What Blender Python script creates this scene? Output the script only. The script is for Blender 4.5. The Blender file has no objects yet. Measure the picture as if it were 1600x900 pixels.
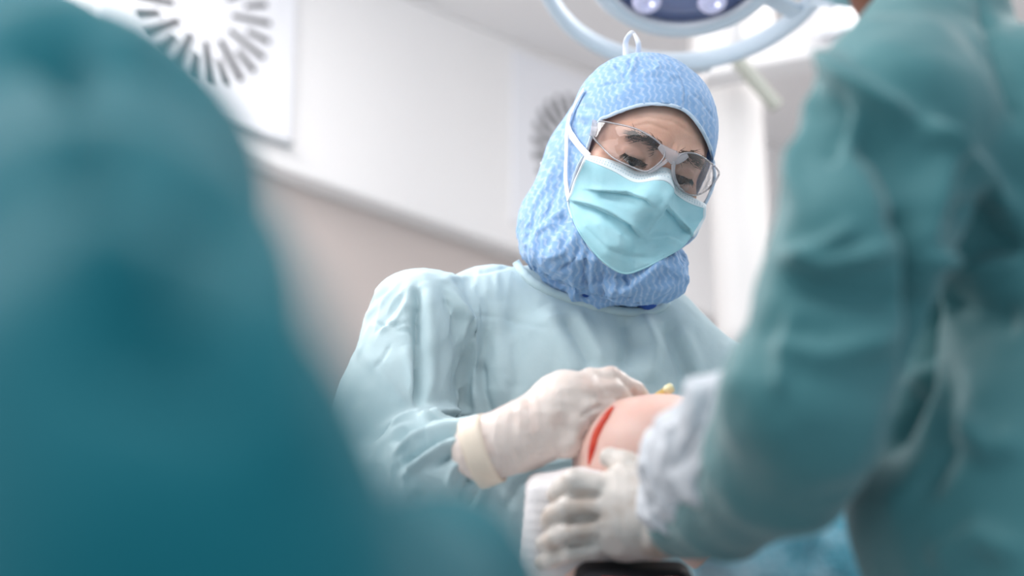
import bpy, math, random
import numpy as np
from mathutils import Vector, Matrix

# ------------------------------------------------------------------ camera, world, lights, exposure
C = bpy.context.scene.collection
scene = bpy.context.scene
FPX = 50.0 / 36.0 * 1600.0
PITCH = math.radians(15)
CAM = np.array([0.0, 0.0, 1.10])
RV = np.array([1.0, 0.0, 0.0])
FV = np.array([0.0, math.cos(PITCH), math.sin(PITCH)])
UV = np.array([0.0, -math.sin(PITCH), math.cos(PITCH)])

cd = bpy.data.cameras.new('camera')
cam = bpy.data.objects.new('camera', cd)
C.objects.link(cam)
cam.location = CAM
cam.rotation_euler = (math.pi / 2 + PITCH, 0, 0)
cd.lens = 50
cd.sensor_width = 36
cd.clip_start = 0.02
cd.dof.use_dof = True
cd.dof.focus_distance = 1.66
cd.dof.aperture_fstop = 1.75
scene.camera = cam

scene.view_settings.view_transform = 'Standard'
scene.view_settings.look = 'None'
scene.view_settings.gamma = 1
scene.view_settings.use_curve_mapping = False
scene.view_settings.exposure = 0.23

w = bpy.data.worlds.new('world')
scene.world = w
w.use_nodes = True
w.node_tree.nodes['Background'].inputs[0].default_value = (0.80, 0.90, 1.0, 1)
w.node_tree.nodes['Background'].inputs[1].default_value = 0.68


def area(name, loc, size, power, color=(1, 1, 1), target=None, sizey=None):
    l = bpy.data.lights.new(name, 'AREA')
    l.energy = power
    l.color = color
    l.size = size
    if sizey:
        l.shape = 'RECTANGLE'
        l.size_y = sizey
    o = bpy.data.objects.new(name, l)
    C.objects.link(o)
    o.location = loc
    if target is not None:
        dv = Vector(target) - Vector(loc)
        o.rotation_euler = dv.to_track_quat('-Z', 'Y').to_euler()
    return o


# ceiling luminaires of the theatre
area('ceiling_light_front', (-0.25, 0.65, 2.70), 1.5, 22, (1, 0.98, 0.97), target=(0.05, 1.55, 1.3), sizey=1.0)
area('ceiling_light_middle', (-0.9, 2.1, 2.72), 1.0, 42, (1, 0.985, 0.975), target=(-0.4, 2.0, 1.2), sizey=1.0)
area('ceiling_light_right', (1.0, 2.5, 2.72), 1.1, 26, (1, 0.985, 0.975), target=(0.6, 2.4, 1.2), sizey=1.1)
# added fill lamp out of view on the left, lightens left-facing edges
area('side_fill_light', (-2.0, 0.8, 1.9), 1.5, 15, (1, 1, 1), target=(0.1, 2.6, 1.9), sizey=1.3)


# ------------------------------------------------------------------ helpers
def P(px, py, d):
    return CAM + d * (FV + (px - 800) / FPX * RV - (py - 450) / FPX * UV)


def proj(v):
    q = v - CAM
    d = q @ FV
    return np.stack([800 + FPX * (q @ RV) / d, 450 - FPX * (q @ UV) / d], 1), d


def nrm(v):
    v = np.asarray(v, float)
    return v / np.linalg.norm(v)


def vnoise(p, seed=0):
    """vectorised value noise, about -1..1"""
    p = np.asarray(p, np.float64) + seed * 17.31
    i = np.floor(p).astype(np.int64)
    f = p - i
    f = f * f * (3 - 2 * f)

    def h(a):
        n = (a[:, 0] * 374761393 + a[:, 1] * 668265263 + a[:, 2] * 2147483647 + seed * 974711) & 0xffffffff
        n = ((n ^ (n >> 13)) * 1274126177) & 0xffffffff
        n = (n ^ (n >> 16)) & 0xffff
        return n / 32767.5 - 1
    r = 0
    for dx in (0, 1):
        for dy in (0, 1):
            for dz in (0, 1):
                wgt = (f[:, 0] if dx else 1 - f[:, 0]) * (f[:, 1] if dy else 1 - f[:, 1]) * (f[:, 2] if dz else 1 - f[:, 2])
                r = r + wgt * h(i + np.array([dx, dy, dz]))
    return r


def fbm(p, seed=0, o=3):
    r, a = 0, 1.0
    for k in range(o):
        r = r + a * vnoise(p * (2.03 ** k), seed + k * 5)
        a *= 0.5
    return r


def ridged(p, seed=0, o=2):
    r, a = 0, 1.0
    for k in range(o):
        r = r + a * (1 - np.abs(vnoise(p * (2.1 ** k), seed + k * 5)) * 2.2)
        a *= 0.5
    return r


# --- signed distance modelling -------------------------------------------------
class Body:
    def __init__(self, k=0.02):
        self.ops = []
        self.k = k
        self.lo = np.full(3, 1e9)
        self.hi = np.full(3, -1e9)
        self.warp = None

    def _bb(self, pts, r):
        for p in pts:
            self.lo = np.minimum(self.lo, np.asarray(p) - r)
            self.hi = np.maximum(self.hi, np.asarray(p) + r)

    def cone(self, a, b, ra, rb, k=None, sub=False, sq=None):
        a = np.asarray(a, float)
        b = np.asarray(b, float)
        self.ops.append(('c', a, b, ra, rb, self.k if k is None else k, sub, sq))
        if not sub:
            self._bb((a, b), max(ra, rb) * 1.15)
        return self

    def chain(self, pts, rs, k=None, sq=None):
        for i in range(len(pts) - 1):
            self.cone(pts[i], pts[i + 1], rs[i], rs[i + 1], k, False, sq)
        return self

    def ell(self, c, r, M=None, k=None, sub=False):
        c = np.asarray(c, float)
        M = np.eye(3) if M is None else M
        self.ops.append(('e', c, np.asarray(r, float), M, self.k if k is None else k, sub))
        if not sub:
            self._bb((c,), max(r) * 1.05)
        return self

    def box(self, c, r, rnd, M=None, k=None, sub=False):
        c = np.asarray(c, float)
        M = np.eye(3) if M is None else M
        self.ops.append(('b', c, np.asarray(r, float), M, rnd, self.k if k is None else k, sub))
        if not sub:
            self._bb((c,), np.linalg.norm(r) + rnd)
        return self

    def __call__(self, p):
        d = None
        for op in self.ops:
            if op[0] == 'c':
                _, a, b, ra, rb, k, sub, sq = op
                q = p - a
                ba = b - a
                if sq is not None:
                    q = q / sq
                    ba = ba / sq
                t = np.clip((q @ ba) / (ba @ ba + 1e-12), 0, 1)
                dd = np.linalg.norm(q - t[:, None] * ba, axis=1) - (ra + (rb - ra) * t)
            elif op[0] == 'e':
                _, c, r, M, k, sub = op
                q = (p - c) @ M
                k0 = np.linalg.norm(q / r, axis=1)
                k1 = np.linalg.norm(q / (r * r), axis=1)
                dd = k0 * (k0 - 1) / np.maximum(k1, 1e-9)
            else:
                _, c, r, M, rnd, k, sub = op
                q = np.abs((p - c) @ M) - (r - rnd)
                dd = np.linalg.norm(np.maximum(q, 0), axis=1) + np.minimum(q.max(1), 0) - rnd
            if d is None:
                d = dd
            elif sub:
                h = np.clip(0.5 - 0.5 * (d + dd) / k, 0, 1)
                d = d * (1 - h) - dd * h + k * h * (1 - h)
            else:
                h = np.clip(0.5 + 0.5 * (dd - d) / k, 0, 1)
                d = d * h + dd * (1 - h) - k * h * (1 - h)
        if self.warp is not None:
            d = d - self.warp(p)
        return d

    def grad(self, p, e=5e-4):
        g = np.stack([self(p + np.eye(3)[i] * e) - self(p - np.eye(3)[i] * e) for i in range(3)], 1)
        return g / np.maximum(np.linalg.norm(g, axis=1), 1e-9)[:, None]

    def march(self, px, py, off=0.0, d0=0.2, d1=3.0):
        """depth where the view ray of a pixel meets the surface grown by off (nan if it misses)"""
        px = np.atleast_1d(np.asarray(px, float))
        py = np.atleast_1d(np.asarray(py, float))
        dr = FV + ((px - 800) / FPX)[:, None] * RV - ((py - 450) / FPX)[:, None] * UV
        L = np.linalg.norm(dr, axis=1)
        t = np.full(len(px), d0)
        best = np.full(len(px), 1e9)
        bt = t.copy()
        for _ in range(90):
            s = self(CAM + t[:, None] * dr) - off
            m = s < best
            best[m] = s[m]
            bt[m] = t[m]
            t = t + np.where(np.abs(s) > 2e-4, s * 0.8 / L, 0)
            t = np.minimum(t, d1)
        return np.where(best < 3e-3, t, bt)


def surface(f, h, lo=None, hi=None):
    lo = np.array(f.lo if lo is None else lo, float) - 3 * h
    hi = np.array(f.hi if hi is None else hi, float) + 3 * h
    B = 8
    n = (np.ceil((hi - lo) / h / B).astype(int)) * B + 1
    nb = (n - 1) // B
    bi = np.stack(np.meshgrid(*[np.arange(k) for k in nb], indexing='ij'), -1).reshape(-1, 3)
    cen = lo + (bi + 0.5) * B * h
    dc = f(cen)
    V = np.empty(n, np.float32)
    act = np.abs(dc) < B * h * 0.87 * 1.35 + 0.012
    # coarse fill
    coarse = dc.reshape(nb)
    V[:-1, :-1, :-1] = np.repeat(np.repeat(np.repeat(coarse, B, 0), B, 1), B, 2)
    V[-1] = 1
    V[:, -1] = 1
    V[:, :, -1] = 1
    o = np.stack(np.meshgrid(*[np.arange(B + 1)] * 3, indexing='ij'), -1).reshape(-1, 3)
    A = bi[act]
    for s in range(0, len(A), 400):
        idx = (A[s:s + 400, None, :] * B + o[None]).reshape(-1, 3)
        V[idx[:, 0], idx[:, 1], idx[:, 2]] = f(lo + idx * h)
    S = V < 0
    cs = [S[dx:n[0] - 1 + dx, dy:n[1] - 1 + dy, dz:n[2] - 1 + dz] for dx in (0, 1) for dy in (0, 1) for dz in (0, 1)]
    cnt = sum(c.astype(np.int8) for c in cs)
    cell = (cnt > 0) & (cnt < 8)
    ci = np.argwhere(cell)
    num = -np.ones(cell.shape, np.int64)
    num[ci[:, 0], ci[:, 1], ci[:, 2]] = np.arange(len(ci))
    acc = np.zeros((len(ci), 3))
    w_ = np.zeros(len(ci))
    corners = [(dx, dy, dz) for dx in (0, 1) for dy in (0, 1) for dz in (0, 1)]
    for i, a in enumerate(corners):
        for b in corners[i + 1:]:
            if sum(abs(a[q] - b[q]) for q in range(3)) != 1:
                continue
            va = V[ci[:, 0] + a[0], ci[:, 1] + a[1], ci[:, 2] + a[2]]
            vb = V[ci[:, 0] + b[0], ci[:, 1] + b[1], ci[:, 2] + b[2]]
            m = (va < 0) != (vb < 0)
            t = np.where(m, va / np.where(m, va - vb, 1), 0)
            pt = np.array(a) + t[:, None] * (np.array(b) - np.array(a))
            acc += pt * m[:, None]
            w_ += m
    verts = lo + (ci + acc / w_[:, None]) * h
    for _ in range(2):
        g = f.grad(verts)
        s = f(verts)
        verts = verts - g * np.clip(s, -h, h)[:, None] * 0.9
    quads = []
    for ax in range(3):
        u, v = [(1, 2), (2, 0), (0, 1)][ax]
        sl0 = [slice(None)] * 3
        sl1 = [slice(None)] * 3
        sl0[ax] = slice(0, -1)
        sl1[ax] = slice(1, None)
        a, b = S[tuple(sl0)], S[tuple(sl1)]
        e = np.argwhere(a != b)
        e = e[(e[:, u] > 0) & (e[:, v] > 0) & (e[:, u] < n[u] - 1) & (e[:, v] < n[v] - 1)]
        fl = a[e[:, 0], e[:, 1], e[:, 2]]
        du = np.zeros(3, int)
        du[u] = 1
        dv = np.zeros(3, int)
        dv[v] = 1
        q = [e - du - dv, e - dv, e, e - du]
        q = np.stack([num[k[:, 0], k[:, 1], k[:, 2]] for k in q], 1)
        q[~fl] = q[~fl][:, ::-1]
        quads.append(q)
    quads = np.concatenate(quads)
    quads = quads[(quads >= 0).all(1)]
    return verts, quads


def normals(v, q):
    q = np.asarray(q)
    n = np.cross(v[q[:, 2]] - v[q[:, 0]], v[q[:, 3 if q.shape[1] > 3 else 1]] - v[q[:, 1 if q.shape[1] > 3 else 0]])
    out = np.zeros_like(v)
    for k in range(q.shape[1]):
        np.add.at(out, q[:, k], n)
    return out / np.maximum(np.linalg.norm(out, axis=1), 1e-12)[:, None]


def sdist(p, line):
    """distance to a pixel polyline, signed side (+ = left of travel in image, i.e. above a line drawn to the right), fade at ends, arc position"""
    line = np.asarray(line, float)
    L = np.r_[0, np.cumsum(np.linalg.norm(np.diff(line, axis=0), axis=1))]
    best = np.full(len(p), 1e9)
    side = np.zeros(len(p))
    arc = np.zeros(len(p))
    for i in range(len(line) - 1):
        a, b = line[i], line[i + 1]
        ab = b - a
        t = np.clip(((p - a) @ ab) / (ab @ ab), 0, 1)
        dv = p - (a + t[:, None] * ab)
        d = np.linalg.norm(dv, axis=1)
        m = d < best
        best[m] = d[m]
        cr = ab[0] * dv[:, 1] - ab[1] * dv[:, 0]
        side[m] = -np.sign(cr[m])
        arc[m] = (L[i] + t * np.linalg.norm(ab))[m]
    arc = arc / L[-1]
    return best, side, arc


def sculpt(v, q, strokes, facing=0.05):
    """real folds pressed into or raised out of the cloth: (polyline, half width px, height m, kind)"""
    px, d = proj(v)
    n = normals(v, q)
    view = CAM - v
    view /= np.linalg.norm(view, axis=1)[:, None]
    fr = np.clip(((n * view).sum(1) - facing) * 4, 0, 1)
    off = np.zeros(len(v))
    for line, wd, ht, kind in strokes:
        dist, side, arc = sdist(px, line)
        fade = np.clip(np.minimum(arc, 1 - arc) * 5 + 0.12, 0, 1)
        if kind == 'r':
            off += ht * np.exp(-(dist / wd) ** 2) * fade
        elif kind == 's':       # overlapping step: high on the left side of the line, drops sharply on the right
            s = dist * side / wd
            prof = np.where(s >= 0, np.exp(-s / 1.2), -np.exp(s / 0.55) * 0.9)
            prof *= np.clip(np.abs(s) * 6, 0, 1) * 0.5 + 0.5
            off += ht * prof * fade
    return v + n * (off * fr)[:, None]


def in_poly(p, poly):
    poly = np.asarray(poly, float)
    x, y = p[:, 0], p[:, 1]
    r = np.zeros(len(p), bool)
    j = len(poly) - 1
    for i in range(len(poly)):
        xi, yi = poly[i]
        xj, yj = poly[j]
        c = ((yi > y) != (yj > y)) & (x < (xj - xi) * (y - yi) / ((yj - yi) + 1e-12) + xi)
        r ^= c
        j = i
    return r


def drop_faces(v, q, mask):
    """remove vertices where mask is true and the faces that use them"""
    keepf = ~mask[q].any(1)
    q = q[keepf]
    used = np.unique(q)
    mp = -np.ones(len(v), int)
    mp[used] = np.arange(len(used))
    return v[used], mp[q]


def relax_border(v, q, it=6):
    e = np.concatenate([q[:, [0, 1]], q[:, [1, 2]], q[:, [2, 3]], q[:, [3, 0]]])
    k = np.sort(e, 1)
    key = k[:, 0] * (len(v) + 1) + k[:, 1]
    u, inv, cnt = np.unique(key, return_inverse=True, return_counts=True)
    be = k[cnt[inv] == 1]
    for _ in range(it):
        s = np.zeros_like(v)
        c = np.zeros(len(v))
        for a, b in ((0, 1), (1, 0)):
            np.add.at(s, be[:, a], v[be[:, b]])
            np.add.at(c, be[:, a], 1)
        m = c >= 2
        v[m] = v[m] * 0.4 + s[m] / c[m][:, None] * 0.6
    return v


def mesh(name, v, f, mat, parent=None, smooth=True):
    me = bpy.data.meshes.new(name)
    v = np.asarray(v, float)
    if isinstance(f, np.ndarray):
        nf, k = f.shape
        me.vertices.add(len(v))
        me.vertices.foreach_set('co', v.ravel())
        me.loops.add(nf * k)
        me.loops.foreach_set('vertex_index', f.ravel().astype(np.int32))
        me.polygons.add(nf)
        me.polygons.foreach_set('loop_start', np.arange(0, nf * k, k, dtype=np.int32))
        me.update(calc_edges=True)
        me.validate()
    else:
        me.from_pydata([tuple(p) for p in v], [], f)
    me.polygons.foreach_set('use_smooth', [smooth] * len(me.polygons))
    o = bpy.data.objects.new(name, me)
    if mat:
        me.materials.append(mat)
    C.objects.link(o)
    if parent:
        o.parent = parent
        o.matrix_parent_inverse = parent.matrix_basis.inverted()
    return o


def empty(name, loc):
    o = bpy.data.objects.new(name, None)
    o.location = loc
    C.objects.link(o)
    return o


def tag(o, label=None, cat=None, group=None, kind=None):
    if label:
        o['label'] = label
    if cat:
        o['category'] = cat
    if group:
        o['group'] = group
    if kind:
        o['kind'] = kind
    return o


def solidify(o, t, off=-1):
    m = o.modifiers.new('thickness', 'SOLIDIFY')
    m.thickness = t
    m.offset = off
    return o


def bevel(o, wd, seg=3):
    m = o.modifiers.new('bevel', 'BEVEL')
    m.width = wd
    m.segments = seg
    return o


def catmull(pts, n=8, closed=False):
    pts = np.asarray(pts, float)
    N = len(pts)
    out = []
    for i in range(N if closed else N - 1):
        if closed:
            p0, p1, p2, p3 = pts[(i - 1) % N], pts[i], pts[(i + 1) % N], pts[(i + 2) % N]
        else:
            p0, p1, p2, p3 = pts[max(i - 1, 0)], pts[i], pts[i + 1], pts[min(i + 2, N - 1)]
        for t in np.arange(n) / n:
            out.append(0.5 * ((2 * p1) + (-p0 + p2) * t + (2 * p0 - 5 * p1 + 4 * p2 - p3) * t * t + (-p0 + 3 * p1 - 3 * p2 + p3) * t ** 3))
    if not closed:
        out.append(pts[-1])
    return np.array(out)


def sweep(pts, prof, up=None, closed=False, caps=True):
    """sweep a 2D profile (list of (side, up)) along 3D points; returns verts, quads"""
    pts = np.asarray(pts, float)
    N = len(pts)
    k = 0
    V = []
    upv = None if up is None else np.asarray(up, float)
    last = None
    for i in range(N):
        t = pts[(i + 1) % N] - pts[i - 1] if closed else pts[min(i + 1, N - 1)] - pts[max(i - 1, 0)]
        t = nrm(t)
        if upv is not None:
            u_ = upv if upv.ndim == 1 else upv[i]
        else:
            u_ = last if last is not None else (np.array([0, 0, 1.0]) if abs(t[2]) < .9 else np.array([1.0, 0, 0]))
        s = nrm(np.cross(t, u_))
        u2 = np.cross(s, t)
        last = u2
        pr = prof(i / (N - 1)) if callable(prof) else prof
        k = len(pr)
        for a, b in pr:
            V.append(pts[i] + s * a + u2 * b)
    F = []
    for i in range(N if closed else N - 1):
        for j in range(k):
            a = i * k + j
            b = i * k + (j + 1) % k
            c = ((i + 1) % N) * k + (j + 1) % k
            d = ((i + 1) % N) * k + j
            F.append((a, d, c, b))
    if caps and not closed:
        F.append(tuple(range(k)))
        F.append(tuple((N - 1) * k + j for j in reversed(range(k))))
    return np.array(V), F


def circ(r, n=10, r2=None):
    r2 = r if r2 is None else r2
    return [(r * math.cos(2 * math.pi * i / n), r2 * math.sin(2 * math.pi * i / n)) for i in range(n)]


def rect(a, b):
    return [(-a, -b), (a, -b), (a, b), (-a, b)]


def joinvf(parts):
    V, F, n = [], [], 0
    for v, f in parts:
        V.append(np.asarray(v))
        F += [tuple(int(i) + n for i in x) for x in f]
        n += len(v)
    return np.concatenate(V), F


def boxvf(c, hx, hy, hz, M=None):
    M = np.eye(3) if M is None else M
    s = np.array([(x, y, z) for x in (-1, 1) for y in (-1, 1) for z in (-1, 1)]) * [hx, hy, hz]
    return np.asarray(c) + s @ M.T, [(0, 1, 3, 2), (4, 6, 7, 5), (0, 4, 5, 1), (2, 3, 7, 6), (0, 2, 6, 4), (1, 5, 7, 3)]


# ------------------------------------------------------------------ materials
def mat(name, col, rough=0.7, spec=0.3, sheen=0.0, sub=0.0, subcol=None, bump=None, var=None, metal=0.0, transl=0.0, emis=None, coat=0.0):
    m = bpy.data.materials.new(name)
    m.use_nodes = True
    nt = m.node_tree
    b = nt.nodes['Principled BSDF']
    b.inputs['Base Color'].default_value = (*col, 1)
    b.inputs['Roughness'].default_value = rough
    b.inputs['Specular IOR Level'].default_value = spec
    b.inputs['Metallic'].default_value = metal
    b.inputs['Sheen Weight'].default_value = sheen
    b.inputs['Coat Weight'].default_value = coat
    if sub:
        b.inputs['Subsurface Weight'].default_value = sub
        b.inputs['Subsurface Radius'].default_value = subcol or (0.01, 0.004, 0.002)
        b.inputs['Subsurface Scale'].default_value = 1.0
    if emis:
        b.inputs['Emission Color'].default_value = (*emis[0], 1)
        b.inputs['Emission Strength'].default_value = emis[1]
    tc = nt.nodes.new('ShaderNodeTexCoord')
    if var:
        c2, sc, lo, hi = var
        nz = nt.nodes.new('ShaderNodeTexNoise')
        nz.inputs['Scale'].default_value = sc
        nz.inputs['Detail'].default_value = 4
        nt.links.new(tc.outputs['Object'], nz.inputs['Vector'])
        r = nt.nodes.new('ShaderNodeValToRGB')
        r.color_ramp.elements[0].position = lo
        r.color_ramp.elements[0].color = (*col, 1)
        r.color_ramp.elements[1].position = hi
        r.color_ramp.elements[1].color = (*c2, 1)
        nt.links.new(nz.outputs['Fac'], r.inputs['Fac'])
        nt.links.new(r.outputs['Color'], b.inputs['Base Color'])
    prev = None
    for sc, st, di in (bump or []):
        nz = nt.nodes.new('ShaderNodeTexNoise')
        nz.inputs['Scale'].default_value = sc
        nz.inputs['Detail'].default_value = 3
        nt.links.new(tc.outputs['Object'], nz.inputs['Vector'])
        bp = nt.nodes.new('ShaderNodeBump')
        bp.inputs['Strength'].default_value = st
        bp.inputs['Distance'].default_value = di
        nt.links.new(nz.outputs['Fac'], bp.inputs['Height'])
        if prev:
            nt.links.new(prev.outputs['Normal'], bp.inputs['Normal'])
        prev = bp
    if prev:
        nt.links.new(prev.outputs['Normal'], b.inputs['Normal'])
    if transl:
        t = nt.nodes.new('ShaderNodeBsdfTranslucent')
        t.inputs[0].default_value = (*col, 1)
        mx = nt.nodes.new('ShaderNodeMixShader')
        mx.inputs[0].default_value = transl
        nt.links.new(b.outputs[0], mx.inputs[1])
        nt.links.new(t.outputs[0], mx.inputs[2])
        nt.links.new(mx.outputs[0], nt.nodes['Material Output'].inputs[0])
    return m


def plastic_clear(name, tint, gloss, milk):
    m = bpy.data.materials.new(name)
    m.use_nodes = True
    nt = m.node_tree
    nt.nodes.clear()
    out = nt.nodes.new('ShaderNodeOutputMaterial')
    tr = nt.nodes.new('ShaderNodeBsdfTransparent')
    tr.inputs[0].default_value = (*tint, 1)
    gl = nt.nodes.new('ShaderNodeBsdfGlossy')
    gl.inputs['Roughness'].default_value = 0.05
    df = nt.nodes.new('ShaderNodeBsdfDiffuse')
    df.inputs[0].default_value = (0.9, 0.88, 0.93, 1)
    fr = nt.nodes.new('ShaderNodeFresnel')
    fr.inputs[0].default_value = gloss
    m1 = nt.nodes.new('ShaderNodeMixShader')
    m1.inputs[0].default_value = milk
    m2 = nt.nodes.new('ShaderNodeMixShader')
    nt.links.new(tr.outputs[0], m1.inputs[1])
    nt.links.new(df.outputs[0], m1.inputs[2])
    nt.links.new(fr.outputs[0], m2.inputs[0])
    nt.links.new(m1.outputs[0], m2.inputs[1])
    nt.links.new(gl.outputs[0], m2.inputs[2])
    nt.links.new(m2.outputs[0], out.inputs[0])
    return m


M_wall_white = mat('white_wall_paint', (0.88, 0.86, 0.86), 0.6, bump=[(60, .05, .01)])
M_wall_beige = mat('beige_wall_paint', (0.57, 0.50, 0.475), 0.6, bump=[(60, .05, .01)])
M_column = mat('column_enamel', (0.66, 0.64, 0.635), 0.5)
M_ceiling = mat('ceiling_paint', (0.90, 0.87, 0.87), 0.6, bump=[(40, .05, .01)])
M_floor = mat('vinyl_floor', (0.58, 0.62, 0.64), 0.4, var=((0.64, 0.67, 0.69), 30, .4, .6))
M_plate = mat('diffuser_plate_enamel', (0.86, 0.86, 0.90), 0.4)
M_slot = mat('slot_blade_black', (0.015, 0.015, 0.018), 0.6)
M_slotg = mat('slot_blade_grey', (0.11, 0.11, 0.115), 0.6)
M_trim = mat('grey_metal_trim', (0.40, 0.42, 0.44), 0.4, metal=.2)
M_gown = mat('pale_aqua_gown_cloth', (0.52, 0.66, 0.70), 0.85, 0.15, sheen=.15, var=((0.57, 0.71, 0.745), 25, .35, .65), bump=[(900, .12, .0006), (60, .25, .003)], transl=.12)
M_teal_shade = mat('shaded_teal_gown', (0.008, 0.165, 0.205), 0.8, 0.12, sheen=.15, bump=[(25, .3, .006)], transl=.12)  # backlit shade of the left near gown is put into this base
M_teal2_shade = mat('shaded_grey_teal_gown', (0.055, 0.205, 0.225), 0.6, 0.3, sheen=.32, bump=[(22, .4, .008)], transl=.12)  # right near gown, its unlit side darkened in the base colour
M_skin = mat('fair_skin', (0.62, 0.36, 0.27), 0.5, 0.35, sub=.25, bump=[(350, .25, .001), (60, .12, .002)], var=((0.70, 0.45, 0.36), 35, .35, .7))
M_skin_dark = mat('brown_skin', (0.20, 0.075, 0.045), 0.5, 0.35, sub=.15)
M_knee = mat('prepped_knee_skin', (0.80, 0.50, 0.43), 0.4, 0.4, sub=.25, var=((0.82, 0.57, 0.50), 25, .35, .7), bump=[(200, .12, .001)])
M_red = mat('red_incision', (0.62, 0.03, 0.015), 0.25, 0.5, var=((0.75, 0.10, 0.05), 80, .4, .7))
M_glove = mat('cream_latex', (0.72, 0.62, 0.57), 0.35, 0.4, sub=.15, subcol=(.006, .004, .003), bump=[(45, .2, .004), (200, .15, .001)], var=((0.60, 0.44, 0.39), 22, .50, .72))
M_glove2 = mat('off_white_latex', (0.62, 0.57, 0.53), 0.4, 0.4, sub=.1, subcol=(.006, .004, .003), bump=[(45, .25, .004)], var=((0.46, 0.35, 0.28), 28, .5, .75))
M_cuffroll = mat('latex_cuff', (0.82, 0.70, 0.58), 0.45, 0.3)
M_cuff = mat('white_knit_cuff', (0.70, 0.73, 0.78), 0.6, 0.3, bump=[(40, .4, .006)], transl=.2)
M_gauze = mat('white_gauze', (0.86, 0.82, 0.82), 0.9, 0.1, bump=[(250, .5, .001), (30, .2, .003)])
M_maskw = mat('white_mask_band', (0.80, 0.88, 0.92), 0.8, 0.2, bump=[(700, .2, .0005)])
M_strap = mat('white_tape', (0.86, 0.87, 0.92), 0.8, 0.2, bump=[(600, .4, .0006)])
M_hem = mat('pale_blue_hem', (0.62, 0.74, 0.88), 0.85, 0.1, bump=[(900, .8, .0008)])
M_hair = mat('grey_brown_hair', (0.10, 0.075, 0.06), 0.6, 0.3)
M_eye = mat('eye_white', (0.75, 0.72, 0.70), 0.15, 0.5)
M_iris = mat('dark_iris', (0.02, 0.035, 0.05), 0.1, 0.6)
M_lens = plastic_clear('clear_safety_lens', (0.975, 0.965, 0.97), 1.5, 0.02)
M_frame = plastic_clear('clear_plastic_rim', (0.95, 0.95, 0.97), 1.5, 0.30)
M_lampw = mat('lamp_housing', (0.66, 0.74, 0.82), 0.35, 0.4)
M_lampcream = mat('lamp_inner_edge', (0.80, 0.78, 0.76), 0.4)
M_lens_blue = mat('lamp_glass_blue', (0.13, 0.17, 0.34), 0.15, 0.6, coat=.5)
M_led = mat('lamp_reflector', (0.62, 0.62, 0.85), 0.15, 0.7, emis=((0.75, 0.72, 1.0), .12), bump=[(120, .8, .003)])
M_ledc = mat('lamp_diode', (0.9, 0.9, 1), 0.2, emis=((0.9, 0.9, 1), 1.0))
M_metal = mat('brushed_steel', (0.55, 0.56, 0.56), 0.3, metal=1)
M_olive = mat('grey_olive_enamel', (0.36, 0.37, 0.33), 0.5)
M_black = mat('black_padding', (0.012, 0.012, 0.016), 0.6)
M_yellow = mat('yellow_plastic', (0.75, 0.50, 0.15), 0.25, 0.5)
M_tip = mat('clear_tip', (0.80, 0.72, 0.42), 0.1, 0.7)
M_navy = mat('navy_cloth', (0.03, 0.09, 0.36), 0.8)
M_drape = mat('light_blue_drape', (0.20, 0.55, 0.70), 0.7, bump=[(40, .4, .006)], var=((0.50, 0.72, 0.85), 14, .4, .65), transl=.1)
M_scrub = mat('scrub_trousers', (0.08, 0.28, 0.32), 0.8)
M_shoe = mat('white_clog', (0.7, 0.7, 0.72), 0.4)


def hood_material():
    m = mat('blue_striped_hood', (0.30, 0.52, 0.84), 0.85, 0.15, sheen=.2, bump=[(55, .45, .003), (400, .2, .0008)], transl=.15)
    nt = m.node_tree
    b = nt.nodes['Principled BSDF']
    tc = nt.nodes.new('ShaderNodeTexCoord')
    mp = nt.nodes.new('ShaderNodeMapping')
    mp.inputs['Rotation'].default_value = (0, math.radians(8), 0)
    nt.links.new(tc.outputs['Object'], mp.inputs['Vector'])
    sx = nt.nodes.new('ShaderNodeSeparateXYZ')
    nt.links.new(mp.outputs[0], sx.inputs[0])

    def M(op, a, bb=None):
        n = nt.nodes.new('ShaderNodeMath')
        n.operation = op
        for i, x in enumerate((a, bb)):
            if x is None:
                continue
            if isinstance(x, (int, float)):
                n.inputs[i].default_value = x
            else:
                nt.links.new(x, n.inputs[i])
        return n.outputs[0]
    # zigzag stripes: triangle wave of height shifts the stripe phase
    zz = M('PINGPONG', sx.outputs[2], 0.0055)
    ph = M('ADD', sx.outputs[0], M('MULTIPLY', zz, 0.55))
    nz = nt.nodes.new('ShaderNodeTexNoise')
    nz.inputs['Scale'].default_value = 14
    nt.links.new(tc.outputs['Object'], nz.inputs['Vector'])
    ph = M('ADD', ph, M('MULTIPLY', nz.outputs['Fac'], 0.035))
    st = M('SINE', M('MULTIPLY', ph, 2 * math.pi / 0.0076))
    st = M('MULTIPLY', M('ADD', st, 1.0), 0.5)
    n2 = nt.nodes.new('ShaderNodeTexNoise')
    n2.inputs['Scale'].default_value = 260
    nt.links.new(tc.outputs['Object'], n2.inputs['Vector'])
    st = M('MULTIPLY', st, M('MULTIPLY', n2.outputs['Fac'], 1.5))
    rp = nt.nodes.new('ShaderNodeValToRGB')
    rp.color_ramp.elements[0].position = .3
    rp.color_ramp.elements[0].color = (0.29, 0.48, 0.76, 1)
    rp.color_ramp.elements[1].position = .85
    rp.color_ramp.elements[1].color = (0.46, 0.61, 0.83, 1)
    nt.links.new(st, rp.inputs['Fac'])
    nt.links.new(rp.outputs['Color'], b.inputs['Base Color'])
    return m


def mask_material():
    return mat('aqua_mask_cloth', (0.44, 0.76, 0.84), 0.8, 0.2, var=((0.48, 0.79, 0.87), 60, .4, .6), bump=[(800, .25, .0005), (70, .12, .002)], transl=.15)


M_hood = hood_material()
M_mask = mask_material()

# ------------------------------------------------------------------ the setting
CEIL = 2.77
# the panelled wall with the air outlets recedes to the right at about 43 degrees
WL = np.array([-0.70, 2.935])
WD = nrm([0.727, 0.686])
WN = np.array([WD[1], -WD[0]])      # towards the camera


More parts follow.
